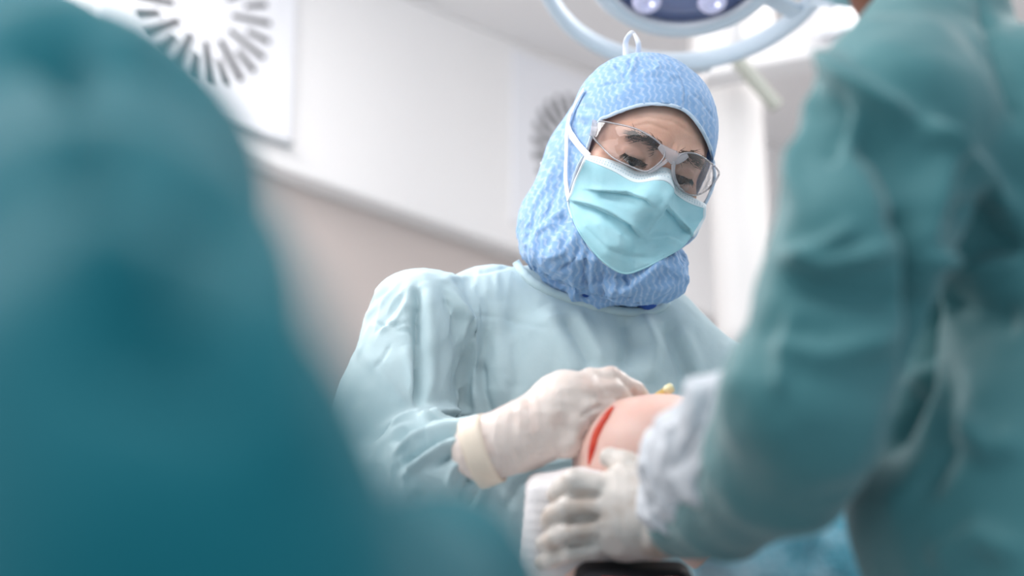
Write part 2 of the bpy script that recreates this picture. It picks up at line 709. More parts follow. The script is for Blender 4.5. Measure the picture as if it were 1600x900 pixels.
def wp(s, z, out=0.0):
    q = WL + WD * s + WN * out
    return np.array([q[0], q[1], z])


def quadbox(pts_front, thick, n):
    n = np.asarray(n, float) * thick
    a = [np.asarray(p) for p in pts_front]
    V = np.array(a + [p - n for p in a])
    return V, [(0, 1, 2, 3), (7, 6, 5, 4), (0, 4, 5, 1), (1, 5, 6, 2), (2, 6, 7, 3), (3, 7, 4, 0)]


WN3 = np.array([WN[0], WN[1], 0])
SE = 3.70       # where this wall ends on the right
v, f = quadbox([wp(-3.6, 2.43), wp(SE, 2.02), wp(SE, CEIL), wp(-3.6, CEIL)], .25, WN3)
tag(bevel(mesh('wall_back_upper', v, f, M_wall_white, smooth=False), .008), kind='structure')
v, f = quadbox([wp(-3.6, 0, -.07), wp(SE, 0, -.07), wp(SE, 2.03, -.07), wp(-3.6, 2.44, -.07)], .18, WN3)
tag(mesh('wall_back_lower', v, f, M_wall_beige, smooth=False), kind='structure')
# right-hand wall, turning back towards the viewer
e0 = wp(SE - .02, 0)
rn = np.array([-1, 0, 0.])
v, f = quadbox([e0, e0 + [.1, -4.6, 0], e0 + [.1, -4.6, CEIL], e0 + [0, 0, CEIL]], .15, rn)
tag(mesh('wall_right', v, f, M_wall_white, smooth=False), kind='structure')
v, f = boxvf((-.4, 2.4, -.05), 3.4, 3.9, .05)
tag(mesh('floor', v, f, M_floor, smooth=False), kind='structure')
v, f = boxvf((-.2, 3.0, CEIL + .05), 3.4, 3.1, .05)
tag(mesh('ceiling', v, f, M_ceiling, smooth=False), kind='structure')


def diffuser(s, zc, label, rot=0.0, half=.25, sill=True):
    t = empty('air_diffuser', wp(s, zc, .001))
    tag(t, label, 'air vent', 'square air outlets of the upper wall')
    a3 = np.array([WD[0], WD[1], 0])
    zz = np.array([0, 0, 1.0])
    c = wp(s, zc, .008)
    v, f = quadbox([c - a3 * half - zz * half, c + a3 * half - zz * half, c + a3 * half + zz * half, c - a3 * half + zz * half], .007, WN3)
    bevel(mesh('plate', v, f, M_plate, t, False), .003)
    R = half * .70
    for k in range(24):
        th = 2 * math.pi * (k + .5) / 24 + rot
        if k % 2 == 0:
            r0, r1 = R * .42, R * 1.02
        else:
            r0, r1 = R * .66, R * 1.02
        dirv = a3 * math.cos(th) + zz * math.sin(th)
        per = -a3 * math.sin(th) + zz * math.cos(th)
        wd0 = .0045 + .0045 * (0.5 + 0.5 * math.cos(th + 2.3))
        wd1 = wd0 * 1.25
        c0 = c + dirv * r0 + WN3 * .0025
        c1 = c + dirv * r1 + WN3 * .0025
        pts = [c0 - per * wd0, c1 - per * wd1, c1 + per * wd1, c0 + per * wd0]
        v, f = quadbox(pts, .002, WN3)
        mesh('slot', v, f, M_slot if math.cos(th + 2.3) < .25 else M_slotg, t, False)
    if not sill:
        return t
    zb = zc - half - .005
    v, f = quadbox([wp(s - half, zb - .010, .02), wp(s + half, zb - .010, .02), wp(s + half, zb + .002, .02), wp(s - half, zb + .002, .02)], .018, WN3)
    mesh('sill', v, f, M_trim, t, False)
    return t


diffuser(0.0, 2.533, 'square white air outlet with dark radial slots above the left gowned back')
diffuser(1.21, 2.49, 'square white air outlet behind the hooded surgeon, blurred slots', .1, sill=False)

# ceiling supply column and the arms at its head
t = empty('supply_column', P(1165, 180, 3.3))
tag(t, 'white ceiling supply column between the hooded surgeon and the right sleeve', 'column')
pa, pb = P(1145, 130, 3.3), P(1168, 560, 3.1)
V_, F_ = sweep(np.linspace(pa, pb, 12), circ(.065, 28))
mesh('shaft', V_, F_, M_column, t)
V_, F_ = sweep([pa + [0, 0, .0], pa + [0, 0, .03], pa + [0, 0, .05], [pa[0], pa[1], CEIL]], lambda u: circ(.085 if u < .5 else .10, 28))
mesh('collar', V_, F_, M_column, t)
t = tag(empty('ceiling_bracket', P(1185, 110, 2.9)), 'grey olive ceiling bracket bar right of the surgical light', 'bracket')
V_, F_ = sweep([P(1150, 92, 2.9), P(1215, 168, 2.9)], rect(.012, .012))
bevel(mesh('bar', V_, F_, M_olive, t, False), .004)
p0 = P(1150, 92, 2.9)
V_, F_ = sweep([p0, [p0[0], p0[1], CEIL]], circ(.016, 16))
mesh('rod', V_, F_, M_ceiling, t)
t = tag(empty('ceiling_boom', P(1230, 60, 3.2)), 'pale horizontal ceiling boom seen above the right shoulder', 'boom arm')
V_, F_ = sweep([P(1090, 100, 3.1), P(1500, 25, 3.1)], rect(.045, .05))
bevel(mesh('arm', V_, F_, M_ceiling, t, False), .012)
V_, F_ = sweep([P(1305, 62, 3.05), P(1302, -25, 3.05)], circ(.045, 24))
bevel(mesh('joint', V_, F_, M_plate, t), .01)
p0 = P(1304, 20, 3.08)
V_, F_ = sweep([p0, [p0[0], p0[1], CEIL]], circ(.03, 20))
mesh('mount', V_, F_, M_plate, t)


# ------------------------------------------------------------------ surgical light
def lamp():
    D = 2.15
    c = P(1074, -70, D)
    t = empty('surgical_light', c)
    tag(t, 'pale blue surgical light hanging above the hooded surgeon', 'operating lamp')
    # lamp plane basis: seen from below, edge wise
    a = RV * math.cos(math.radians(3)) - UV * math.sin(math.radians(3))
    nface = nrm(-UV * .80 - FV * .60)      # face direction, down and to the viewer
    b = nrm(np.cross(nface, a))
    if b @ UV < 0:
        b = -b
    a = np.cross(b, nface)
    if a @ RV < 0:
        a = -a
    mm = D / FPX

    def ring(prof_r, prof_h, n=96, sx=1.0, c0=c):
        V = []
        for i in range(n):
            th = 2 * math.pi * i / n
            for r, h in zip(prof_r, prof_h):
                V.append(c0 + (a * math.cos(th) * sx + b * math.sin(th)) * r + nface * h)
        k = len(prof_r)
        F = [((i * k + j), ((i + 1) % n) * k + j, ((i + 1) % n) * k + (j + 1) % k, i * k + (j + 1) % k) for i in range(n) for j in range(k)]
        return np.array(V), F
    # outer rail
    Ro = 236 * mm
    V, F = ring([Ro - .013, Ro - .016, Ro - .010, Ro + .004, Ro + .008, Ro + .004, Ro - .006], [.012, -.008, -.018, -.018, -.004, .012, .016])
    mesh('outer_rail', V, F, M_lampw, t)
    # housing
    Rh = 166 * mm
    pr = [0.001, Rh * .72, Rh * .93, Rh, Rh * .985, Rh * .93, Rh * .80, Rh * .775, Rh * .76, 0.001]
    ph = [-.075, -.072, -.05, -.01, .008, .020, .022, .018, .010, .010]
    V, F = ring(pr, ph)
    mesh('housing', V, F, M_lampw, t)
    V, F = ring([Rh * .76, Rh * .785, Rh * .81, Rh * .785], [.012, .024, .018, .012])
    mesh('lens_rim', V, F, M_plate, t)
    V, F = ring([0.001, Rh * .5, Rh * .77, Rh * .77, 0.001], [.026, .022, .012, .008, .008])
    lens = mesh('lens', V, F, M_lens_blue, t)
    for ang, rr in ((-57, .57), (-127, .62), (0, .56), (60, .56), (120, .56), (180, .56)):
        th = math.radians(ang)
        cc = c + (a * math.cos(th) + b * math.sin(th)) * Rh * rr * .92 + nface * .022
        V, F = ring([.001, .014, .021, .023, .021, .001], [.006, .010, .006, .002, -.001, -.001], 32, c0=cc)
        r_ = mesh('reflector', V, F, M_led, t)
        V, F = ring([.001, .003, .004, .001], [.012, .0115, .008, .008], 16, c0=cc + a * .008 + b * .002)
        mesh('diode', V, F, M_ledc, r_)
    # web between housing and rail on the right, and the arm that leaves to the right
    hub = c + a * (Rh + .02)
    V, F = sweep(catmull([c + a * Rh * .8 - b * .02, c + a * Ro * 1.0 - b * .005, P(1290, -18, D), P(1420, -110, D)], 8), lambda u: rect(.042 - .02 * u, .014))
    bevel(mesh('arm', V, F, M_lampw, t, False), .006)
    V, F = sweep([c - nface * .07, c - nface * .07 + [0, 0, .12], P(1420, -110, D)], circ(.018, 16))
    mesh('yoke', V, F, M_lampw, t)
    q = P(1420, -110, D)
    V, F = sweep([q, [q[0], q[1], CEIL - .0]], circ(.022, 20))
    mesh('ceiling_tube', V, F, M_lampw, t)
    for ang in (-128, -30):
        th = math.radians(ang)
        V, F = sweep([c + (a * math.cos(th) + b * math.sin(th)) * Rh * .95, c + (a * math.cos(th) + b * math.sin(th)) * Ro], rect(.016, .006))
        if ang == -30:
            bevel(mesh('spoke', V, F, M_lampw, t, False), .003)
    # knob under the rail
    th = math.radians(-80)
    V, F = sweep([c + (a * math.cos(th) + b * math.sin(th)) * (Ro - .005) + nface * .0, c + (a * math.cos(th) + b * math.sin(th)) * (Ro + .014) + nface * .0], circ(.03, 20, .01))
    mesh('grip', V, F, M_lampw, t)


lamp()

# ------------------------------------------------------------------ the hooded surgeon
HC = P(997, 243, 1.745)      # head centre
yaw, pit, rol = math.radians(17), math.radians(10), math.radians(19)
Bk = -FV
hz = math.cos(yaw) * Bk + math.sin(yaw) * RV
hx = math.cos(yaw) * RV - math.sin(yaw) * Bk
hy = UV.copy()
hz, hy = math.cos(pit) * hz - math.sin(pit) * hy, math.cos(pit) * hy + math.sin(pit) * hz


def rot_about(v, ax, an):
    return v * math.cos(an) + np.cross(ax, v) * math.sin(an) + ax * (ax @ v) * (1 - math.cos(an))


hx, hy = rot_about(hx, Bk, -rol), rot_about(hy, Bk, -rol)
hz = rot_about(hz, Bk, -rol)
HM = np.stack([hx, hy, hz], 1)


def hp(x, y, z):
    return HC + HM @ np.array([x, y, z])


def add_head(b, inflate=0.0, feat=True):
    i = inflate
    b.ell(hp(0, .026, -.018), (.075 + i, .088 + i, .094 + i), HM, k=.01)
    b.ell(hp(0, .012, .012), (.070 + i, .085 + i, .078 + i), HM, k=.02)
    b.ell(hp(0, -.050, .030), (.058 + i, .075 + i, .056 + i), HM, k=.03)
    b.ell(hp(0, -.100, .055), (.026 + i, .022 + i, .026 + i), HM, k=.02)
    if feat:
        b.cone(hp(-.042, .026, .067), hp(-.014, .020, .083), .009, .010, k=.012)
        b.cone(hp(.042, .026, .067), hp(.014, .020, .083), .009, .010, k=.012)
        for s in (-1, 1):
            b.ell(hp(s * .050, -.028, .052), (.020, .018, .020), HM, k=.02)
            b.ell(hp(s * .032, .000, .094), (.019, .0125, .013), HM, k=.010, sub=True)
        b.cone(hp(0, .012, .082), hp(0, -.035, .104), .0075, .012, k=.010)
        b.ell(hp(0, -.038, .104), (.016, .010, .011), HM, k=.006)
        for s in (-1, 1):
            b.ell(hp(s * .032, .0040, .0740), (.0160, .0085, .0138), HM, k=.002)   # lowered upper lids over the eyeballs
            b.ell(hp(s * .032, -.0095, .0725), (.0150, .0055, .0125), HM, k=.002)
            b.ell(hp(s * .070, -.01, -.012), (.008, .028, .018), HM, k=.006)   # ears
        b.ell(hp(0, -.068, .082), (.024, .008, .010), HM, k=.006)             # lips
        b.ell(hp(0, -.0685, .095), (.022, .0012, .006), HM, k=.003, sub=True)


headf = Body(.02)
add_head(headf)
neck_b = P(935, 520, 1.83)
headf.cone(hp(0, -.05, -.035), neck_b, .055, .056, k=.03)
vh, qh = surface(headf, .0019)

# face creases, brow furrows, crow's feet, lash lines
wr = [([(972, 188), (1010, 182), (1052, 190), (1085, 212)], 2.4, -.0011, 'r'),
      ([(985, 198), (1015, 193), (1048, 206)], 2.2, -.0010, 'r'),
      ([(968, 240), (950, 232), (938, 222)], 2.0, -.0010, 'r'), ([(968, 243), (952, 241), (940, 238)], 2.0, -.0010, 'r'), ([(966, 247), (955, 250)], 2.0, -.0008, 'r'),
      ([(975, 240), (992, 236), (1010, 244)], 2.6, -.0016, 'r'), ([(972, 252), (990, 262), (1008, 262)], 2.6, -.0014, 'r'),
      ([(1056, 268), (1068, 266), (1084, 276)], 2.6, -.0016, 'r'), ([(1056, 284), (1068, 290), (1084, 292)], 2.6, -.0012, 'r'),
      ([(1053, 222), (1050, 236)], 2.2, -.0010, 'r'), ([(1063, 226), (1060, 238)], 2.2, -.0008, 'r')]
vh = sculpt(vh, qh, wr)

# body of the surgeon, under the gown
SHL = P(650, 510, 1.76)
SHR = P(1150, 622, 1.83)
ELL = P(575, 800, 1.62)
WRL = P(772, 700, 1.425)
ELR = P(1215, 850, 1.66)
WRR = P(1085, 800, 1.53)
hipc = np.array([0.05, 1.86, .95])
bd = Body(.03)
bd.chain([P(935, 520, 1.83), P(915, 640, 1.84), P(890, 850, 1.87), hipc], [.085, .125, .115, .13], sq=np.array([1.15, .8, 1]))
bd.cone(P(935, 500, 1.82), neck_b, .055, .06)
bd.cone(SHL, SHR, .030, .026)
bd.chain([SHL, ELL, P(690, 735, 1.50), WRL], [.042, .032, .024, .024], k=.01)
bd.chain([SHR, ELR, WRR], [.034, .032, .024])
for s in (-1, 1):
    hpz = hipc + [s * .09, 0, -.03]
    kn = np.array([hpz[0] + s * .015, 1.84, .50])
    an = np.array([hpz[0] + s * .02, 1.88, .09])
    bd.chain([hpz, kn, an], [.082, .055, .038])
    bd.cone(an + [0, .0, -.035], an + [0, -.15, -.055], .038, .030)
vb, qb = surface(bd, .008)
V = np.concatenate([vh, vb])
Q = np.concatenate([qh, qb + len(vh)])
surgeon = mesh('person', V, Q, M_skin)
tag(surgeon, 'person in light blue hood, clear safety glasses and pale aqua gown bending over the knee', 'person')

# eyes
for s in (-1, 1):
    c = hp(s * .032, -.0015, .0735)
    V, F = [], []
    n, m_ = 20, 12
    for i in range(m_ + 1):
        for j in range(n):
            a1, a2 = math.pi * i / m_, 2 * math.pi * j / n
            V.append(c + HM @ (np.array([math.sin(a1) * math.cos(a2), math.sin(a1) * math.sin(a2), math.cos(a1)]) * .0125))
    for i in range(m_):
        for j in range(n):
            F.append((i * n + j, i * n + (j + 1) % n, (i + 1) * n + (j + 1) % n, (i + 1) * n + j))
    ey = mesh('eye', V, F, M_eye, surgeon)
    # lower lid gap with the iris looking down
    dirv = nrm(HM @ np.array([-.12, -.24, .96]))
    ctr = c + dirv * .0122
    sx_ = nrm(np.cross(dirv, hy))
    sy_ = np.cross(sx_, dirv)
    V = [ctr + dirv * .0016] + [ctr + (sx_ * math.cos(2 * math.pi * k / 24) + sy_ * math.sin(2 * math.pi * k / 24)) * .0056 for k in range(24)]
    V += [ctr - dirv * .002 + (sx_ * math.cos(2 * math.pi * k / 24) + sy_ * math.sin(2 * math.pi * k / 24)) * .0056 for k in range(24)]
    F = [(0, 1 + k, 1 + (k + 1) % 24) for k in range(24)] + [(1 + k, 25 + k, 25 + (k + 1) % 24, 1 + (k + 1) % 24) for k in range(24)]
    mesh('iris', V, F, M_iris, ey)


def hairs(name, pts, n, ln, seed, spread, droop=(0, 0), r=.00045, parent=surgeon):
    """short tapering hairs rooted on the skin along a curve in head coordinates"""
    rg = random.Random(seed)
    parts = []
    cv = catmull(pts, 12)
    for i in range(n):
        u = rg.random()
        p = cv[int(u * (len(cv) - 1))] + np.array([rg.gauss(0, 1) * .0015, rg.gauss(0, 1) * spread, 0])
        w_ = HC + HM @ p
        for _ in range(3):
            w_ = w_ - headf.grad(w_[None])[0] * float(headf(w_[None])[0])
        g = headf.grad(w_[None])[0]
        sgn = 1 if p[0] > 0 else -1
        tang = nrm(hx * sgn * (1.0 + rg.gauss(0, .3)) + hy * (droop[0] + rg.gauss(0, .35)))
        L = ln * rg.uniform(.6, 1.2)
        q = [w_ - g * .0005, w_ + tang * L * .5 + g * L * .30, w_ + tang * L + g * L * (.25 + droop[1])]
        V, F = sweep(q, lambda t_: circ(r * (1 - .8 * t_), 4), caps=False)
        parts.append((V, F))
    V, F = joinvf(parts)
    return mesh(name, V, F, M_hair, parent)


for s in (-1, 1):
    hairs('eyebrow', [(s * .013, .0225, .09), (s * .028, .0275, .09), (s * .046, .022, .075)], 230, .009, 3 + s, .0028, droop=(-.1, 0))
    hairs('eyelashes', [(s * .018, -.0015, .085), (s * .026, -.0030, .09), (s * .036, -.0030, .09), (s * .047, -.001, .08)], 150, .0060, 8 + s, .0004, droop=(-1.3, .3), r=.0004)

# ---- hood
hd = Body(.02)
add_head(hd, .0075, feat=False)
hd.ell(hp(-.004, .043, -.02), (.082, .074, .098), HM, k=.02)
CB = np.stack([RV, UV, -FV], 1)
hd.ell(P(905, 290, 1.80), (.050, .085, .075), CB, k=.03)
hd.ell(P(868, 352, 1.80), (.047, .048, .085), CB, k=.035)
hd.ell(P(925, 395, 1.755), (.083, .044, .092), CB, k=.03)
hd.ell(P(1010, 420, 1.745), (.046, .036, .075), CB, k=.02)
hd.ell(P(990, 446, 1.735), (.058, .020, .058), CB, k=.015)
hd.cone(P(930, 420, 1.80), P(940, 468, 1.835), .066, .052, k=.02)


def hood_warp(p):
    r = .0024 * ridged(p * np.array([34, 34, 26]), 3, 2) - .0012 + .0009 * ridged(p * 85, 11, 1)
    low = np.clip((HC[2] - .02 - p[:, 2]) / .10, 0, 1)
    return r * (.42 + 1.0 * low) + .0040 * low * fbm(p * 22, 7, 2)


hd.warp = hood_warp
vq, qq = surface(hd, .0019)
OPEN = [(938, 188), (952, 181), (980, 170), (1010, 163), (1045, 164), (1072, 174), (1092, 196), (1107, 224), (1114, 250), (1116, 280), (1108, 306), (1098, 325), (1092, 350),
        (1082, 372), (1045, 398), (1010, 416), (975, 425), (945, 410), (918, 382), (900, 352), (889, 318), (893, 292), (903, 262), (916, 238), (924, 214)]
hood_strokes = [
    ([(1068, 172), (1070, 140), (1060, 112), (1045, 96)], 2.2, -.0016, 'r'),
    ([(1065, 172), (1066, 140), (1056, 112), (1041, 96)], 2.5, .0012, 'r'),
    ([(915, 142), (950, 132), (985, 128), (1020, 128), (1066, 134)], 2.2, -.0014, 'r'),
    ([(988, 88), (984, 104), (974, 118), (980, 128)], 3.5, -.003, 'r'),
    ([(995, 88), (990, 104), (982, 118)], 4, .0028, 'r'),
    ([(960, 104), (975, 108)], 5, -.003, 'r'), ([(930, 112), (970, 100), (1000, 96)], 4, .0018, 'r'),
    ([(1000, 112), (1035, 114), (1065, 122)], 3, .0016, 'r'), ([(1000, 120), (1030, 121), (1060, 130)], 3, -.0014, 'r'),
    ([(1025, 95), (1030, 105), (1020, 112)], 3, .002, 'r'),
    ([(1070, 140), (1095, 158), (1118, 190)], 2.2, -.0012, 'r'),
    # soft creases at the temple and neck
    ([(905, 165), (935, 172)], 4, -.0015, 'r'), ([(900, 180), (925, 185)], 3, .0015, 'r'), ([(897, 190), (920, 196)], 3, -.0015, 'r'),
    ([(870, 250), (855, 290), (830, 330)], 5, .003, 'r'), ([(880, 270), (868, 305), (850, 340)], 5, -.0035, 'r'),
    ([(888, 325), (860, 345), (830, 372)], 5, .0035, 'r'), ([(888, 340), (868, 360), (850, 392)], 5, -.0035, 'r'),
    ([(820, 335), (812, 360), (822, 385)], 6, .003, 'r'), ([(835, 330), (832, 360), (845, 395)], 5, -.003, 'r'),
    ([(900, 370), (880, 395), (850, 405)], 5, .0035, 'r'), ([(908, 382), (895, 410), (870, 425)], 4, -.004, 'r'),
    ([(918, 392), (912, 425), (918, 460)], 4, -.005, 'r'), ([(928, 402), (925, 435), (930, 465)], 5, .005, 'r'),
    ([(945, 418), (938, 440), (945, 465)], 4, -.004, 'r'), ([(960, 425), (962, 448), (950, 470)], 4, .004, 'r'),
    ([(975, 428), (985, 450), (965, 470)], 4, -.005, 'r'), ([(1000, 424), (985, 450), (965, 466)], 5, .003, 'r'),
    ([(1035, 408), (1000, 440), (965, 465)], 5, .004, 'r'), ([(1050, 410), (1020, 445), (975, 472)], 6, -.003, 'r'),
    ([(1068, 400), (1060, 435), (1020, 462)], 6, .004, 'r'), ([(800, 392), (840, 425), (900, 455), (960, 470), (1030, 470)], 5, -.004, 'r'),
]
vq = sculpt(vq, qq, hood_strokes)
pq, dq = proj(vq)
nq = normals(vq, qq)
front = (dq < 1.79) & in_poly(pq, OPEN) & (((CAM - vq) * nq).sum(1) > -.2)
vq, qq = drop_faces(vq, qq, front)
vq = relax_border(vq, qq, 5)
hood = mesh('hood', vq, qq, M_hood, surgeon)
solidify(hood, .0012, 0)
tag(hood, 'light blue zigzag-striped surgical hood')
# hem of the face opening
oc = catmull(OPEN, 10, True)
od = hd.march(oc[:, 0], oc[:, 1], -.0004)
od = np.where(od < 1.86, od, 1.80)
for _ in range(8):
    od = (np.roll(od, 1) + od * 2 + np.roll(od, -1)) / 4
hemp = np.array([P(a, b, c) for (a, b), c in zip(oc, od)])
V, F = sweep(hemp, circ(.0022, 8, .0010), up=-FV, closed=True)
V = V + (vnoise(V * 330, 2)[:, None] * FV) * .0006 + (vnoise(V * 300, 5)[:, None] * UV) * .0004
mesh('hem', V, F, M_hem, hood)

# ---- face mask: a cloth grid spanned between traced edges, carried by nose, cheeks and chin
mk_top = [(917, 243), (942, 248), (968, 256), (1000, 270), (1030, 263), (1046, 266), (1054, 284), (1074, 304), (1101, 319)]
mk_bot = [(890, 314), (897, 345), (914, 376), (942, 408), (974, 427), (1006, 419), (1038, 402), (1062, 388), (1082, 368)]
tp = catmull(mk_top, 12)
bt = catmull(mk_bot, 12)
NU, NV_ = 97, 84


def resamp(c, n):
    L = np.r_[0, np.cumsum(np.linalg.norm(np.diff(c, axis=0), axis=1))]
    return np.stack([np.interp(np.linspace(0, L[-1], n), L, c[:, i]) for i in range(2)], 1)


tp, bt = resamp(tp, NU), resamp(bt, NU)
vv = np.linspace(0, 1, NV_)
lft = np.array([(917, 243), (909, 262), (899, 285), (890, 314)])
rgt = np.array([(1101, 319), (1100, 338), (1092, 355), (1082, 368)])
G = tp[None] * (1 - vv)[:, None, None] + bt[None] * vv[:, None, None]
# Coons side corrections
for side, cv_, col in ((0, lft, 0), (1, rgt, -1)):
    e = np.stack([np.interp(vv, np.linspace(0, 1, 4), cv_[:, i]) for i in range(2)], 1) - G[:, col].copy()
    wgt = (1 - np.linspace(0, 1, NU)) if side == 0 else np.linspace(0, 1, NU)
    G = G + e[:, None, :] * (wgt ** 3)[None, :, None]
uu = np.linspace(0, 1, NU)
Dg = headf.march(G[..., 0].ravel(), G[..., 1].ravel(), .004).reshape(NV_, NU)
Dg = np.minimum(Dg, 1.80)
Hg = hd.march(G[..., 0].ravel(), G[..., 1].ravel(), .0015).reshape(NV_, NU)
wv = np.clip((vv - .35) / .3, 0, 1)[:, None] * np.ones(NU)[None]
Dg = Dg * (1 - wv) + np.minimum(Dg, Hg) * wv
base = Dg.copy()
for _ in range(260):      # tighten the cloth: relax, never inside the face
    s = base.copy()
    s[1:-1, 1:-1] = (base[:-2, 1:-1] + base[2:, 1:-1] + base[1:-1, :-2] + base[1:-1, 2:]) / 4
    s[0, 1:-1] = (base[0, :-2] + base[0, 2:] + base[1, 1:-1]) / 3
    s[-1, 1:-1] = (base[-1, :-2] + base[-1, 2:] + base[-2, 1:-1]) / 3
    s[1:-1, 0] = (base[:-2, 0] + base[2:, 0] + base[1:-1, 1]) / 3
    s[1:-1, -1] = (base[:-2, -1] + base[2:, -1] + base[1:-1, -2]) / 3
    base = np.minimum(s, Dg)
base -= .010 * np.sin(math.pi * uu)[None] * np.sin(math.pi * np.clip(vv * 1.02, 0, 1))[:, None] ** .7
V = np.array([P(G[i, j, 0], G[i, j, 1], base[i, j]) for i in range(NV_) for j in range(NU)])
Q = np.array([(i * NU + j, (i + 1) * NU + j, (i + 1) * NU + j + 1, i * NU + j + 1) for i in range(NV_ - 1) for j in range(NU - 1)])
mstrokes = [
    ([(922, 297), (950, 299), (985, 303), (1010, 312), (1024, 325)], 9, .0075, 's'),
    ([(892, 314), (925, 322), (955, 334), (985, 350), (1003, 372)], 10, .0085, 's'),
    ([(1080, 366), (1062, 345), (1040, 322)], 9, -.0065, 's'),
    ([(1045, 290), (1040, 318), (1022, 345), (1003, 372)], 5, .0035, 'r'),
    ([(1003, 372), (1040, 368), (1066, 382)], 6, .0040, 'r'),
    ([(1003, 374), (990, 395), (992, 420)], 6, -.0025, 'r'),
    ([(895, 325), (915, 355), (945, 388), (985, 402), (1030, 402)], 5, -.0020, 'r'),
    ([(1046, 268), (1048, 290), (1044, 310)], 5, .0030, 'r'),
    ([(940, 335), (965, 350), (985, 372)], 6, -.0030, 'r'),
    ([(935, 305), (965, 312), (1000, 322)], 6, -.0025, 'r'),
]
V = sculpt(V, Q, mstrokes, -.3)
msk = empty('face_mask', tuple(HC))
msk.parent = surgeon
topband = vv[:-1] < .11
fi = np.arange(len(Q)).reshape(NV_ - 1, NU - 1)
cloth_f = Q[fi[~topband].ravel()]
band_f = Q[fi[topband].ravel()]


def submesh(name, V, F, m, parent):
    u = np.unique(F)
    mp = np.zeros(len(V), int)
    mp[u] = np.arange(len(u))
    return mesh(name, V[u], mp[F], m, parent)


solidify(submesh('mask_cloth', V, cloth_f, M_mask, msk), .0012, 0)
nb_ = submesh('nose_band', V, band_f, M_maskw, msk)
solidify(nb_, .0018, 0)
tag(nb_, 'white stitched band along the top of the mask')
# stitch rows on the band (printed dashes are dimples of the weld)
rows = []
Vg = V.reshape(NV_, NU, 3)
for r_i in (3, 6):
    for j in range(2, NU - 2, 1):
        if j % 2:
            continue
        a, b = Vg[r_i, j], Vg[r_i, j] * .45 + Vg[r_i, j + 1] * .55
        off_ = -FV * .0012
        v_, f_ = sweep([a + off_, b + off_], rect(.0004, .0003), up=-FV)
        rows.append((v_, f_))
v_, f_ = joinvf(rows)
mesh('weld_dashes', v_, f_, mat('weld_grey_blue', (0.42, 0.60, 0.68), .8), msk, False)
# bound edges
for nm, idx in (('side_binding', [Vg[i, 0] for i in range(NV_)]), ('side_binding', [Vg[i, -1] for i in range(NV_)]), ('lower_binding', list(Vg[-1])), ('upper_binding', list(Vg[0]))):
    v_, f_ = sweep(np.array(idx), circ(.0022 if nm == 'side_binding' else .0011, 8, .0010), up=-FV)
    mesh(nm, v_, f_, M_mask if nm == 'lower_binding' else M_maskw, msk)


def strap_on(name, line, off, wd, parent, m=M_strap, body=hd, depths=None):
    c = catmull(line, 8)
    if depths is None:
        d = body.march(c[:, 0], c[:, 1], off)
        for _ in range(3):
            d[1:-1] = (d[:-2] + 2 * d[1:-1] + d[2:]) / 4
    else:
        d = np.interp(np.linspace(0, 1, len(c)), np.linspace(0, 1, len(depths)), depths)
    pts = np.array([P(a, b, e) for (a, b), e in zip(c, d)])
    up = np.array([body.grad(q[None])[0] for q in pts]) if depths is None else -FV
    v_, f_ = sweep(pts, rect(wd, .0006), up=up)
    return mesh(name, v_, f_, m, parent)


strap_on('upper_strap', [(921, 245), (905, 228), (890, 206), (888, 190), (898, 165), (912, 140)], .0035, .0042, msk)
strap_on('lower_strap', [(889, 314), (884, 280), (885, 240), (886, 205), (892, 175)], .0045, .0028, msk)
strap_on('tie_end', [(893, 200), (876, 226), (860, 250), (845, 256)], .002, .002, msk, depths=[1.74, 1.78, 1.80, 1.81])
# tied loop at the top of the hood
loop = catmull([(978, 90), (978, 66), (985, 52), (989, 50), (994, 58), (998, 72), (996, 90)], 8)
pts = np.array([P(a, b, 1.765 + .004 * math.sin(i * .3)) for i, (a, b) in enumerate(loop)])
v_, f_ = sweep(pts, lambda u: rect(.0035 - .002 * math.sin(math.pi * u) ** 6, .0006), up=nrm(-FV + RV * .4))
mesh('tied_loop', v_, f_, M_strap, msk)

# ---- safety glasses
gl = empty('safety_glasses', tuple(HC))
gl.parent = surgeon
tag(gl, 'clear wraparound safety glasses')


def lensdepth(px, py):
    """a wraparound shell in front of the eyes"""
    g = Body(.02)
    g.ell(hp(0, .002, .020), (.083, .075, .090), HM)
    d = g.march(px, py)
    return d


LL = [(930, 190), (960, 193), (990, 200), (1012, 210), (1030, 223), (1039, 238), (1034, 251), (1021, 262), (1008, 268), (985, 260), (957, 246), (940, 229), (926, 212)]
LR = [(1066, 240), (1086, 240), (1106, 251), (1122, 266), (1122, 276), (1110, 292), (1097, 302), (1081, 305), (1064, 297), (1054, 283), (1053, 266), (1057, 250)]


def lensmesh(poly, name):
    c = catmull(poly, 6, True)
    ctr = c.mean(0)
    rings = [ctr + (c - ctr) * s for s in np.linspace(0.02, 1, 12)]
    A = np.concatenate(rings)
    d = lensdepth(A[:, 0], A[:, 1])
    d = np.minimum(d, 1.77)
    V = np.array([P(a, b, e) for (a, b), e in zip(A, d)])
    n = len(c)
    Q = np.array([(i * n + j, i * n + (j + 1) % n, (i + 1) * n + (j + 1) % n, (i + 1) * n + j) for i in range(11) for j in range(n)])
    o = mesh(name, V, Q, M_lens, gl)
    rim = V[-n:]
    for _ in range(2):
        rim = (np.roll(rim, 1, 0) + 2 * rim + np.roll(rim, -1, 0)) / 4
    v_, f_ = sweep(rim, circ(.0011, 8, .0014), up=-FV, closed=True)
    mesh('rim', v_, f_, M_frame, gl)
    return o


lensmesh(LL, 'lens')
lensmesh(LR, 'lens')


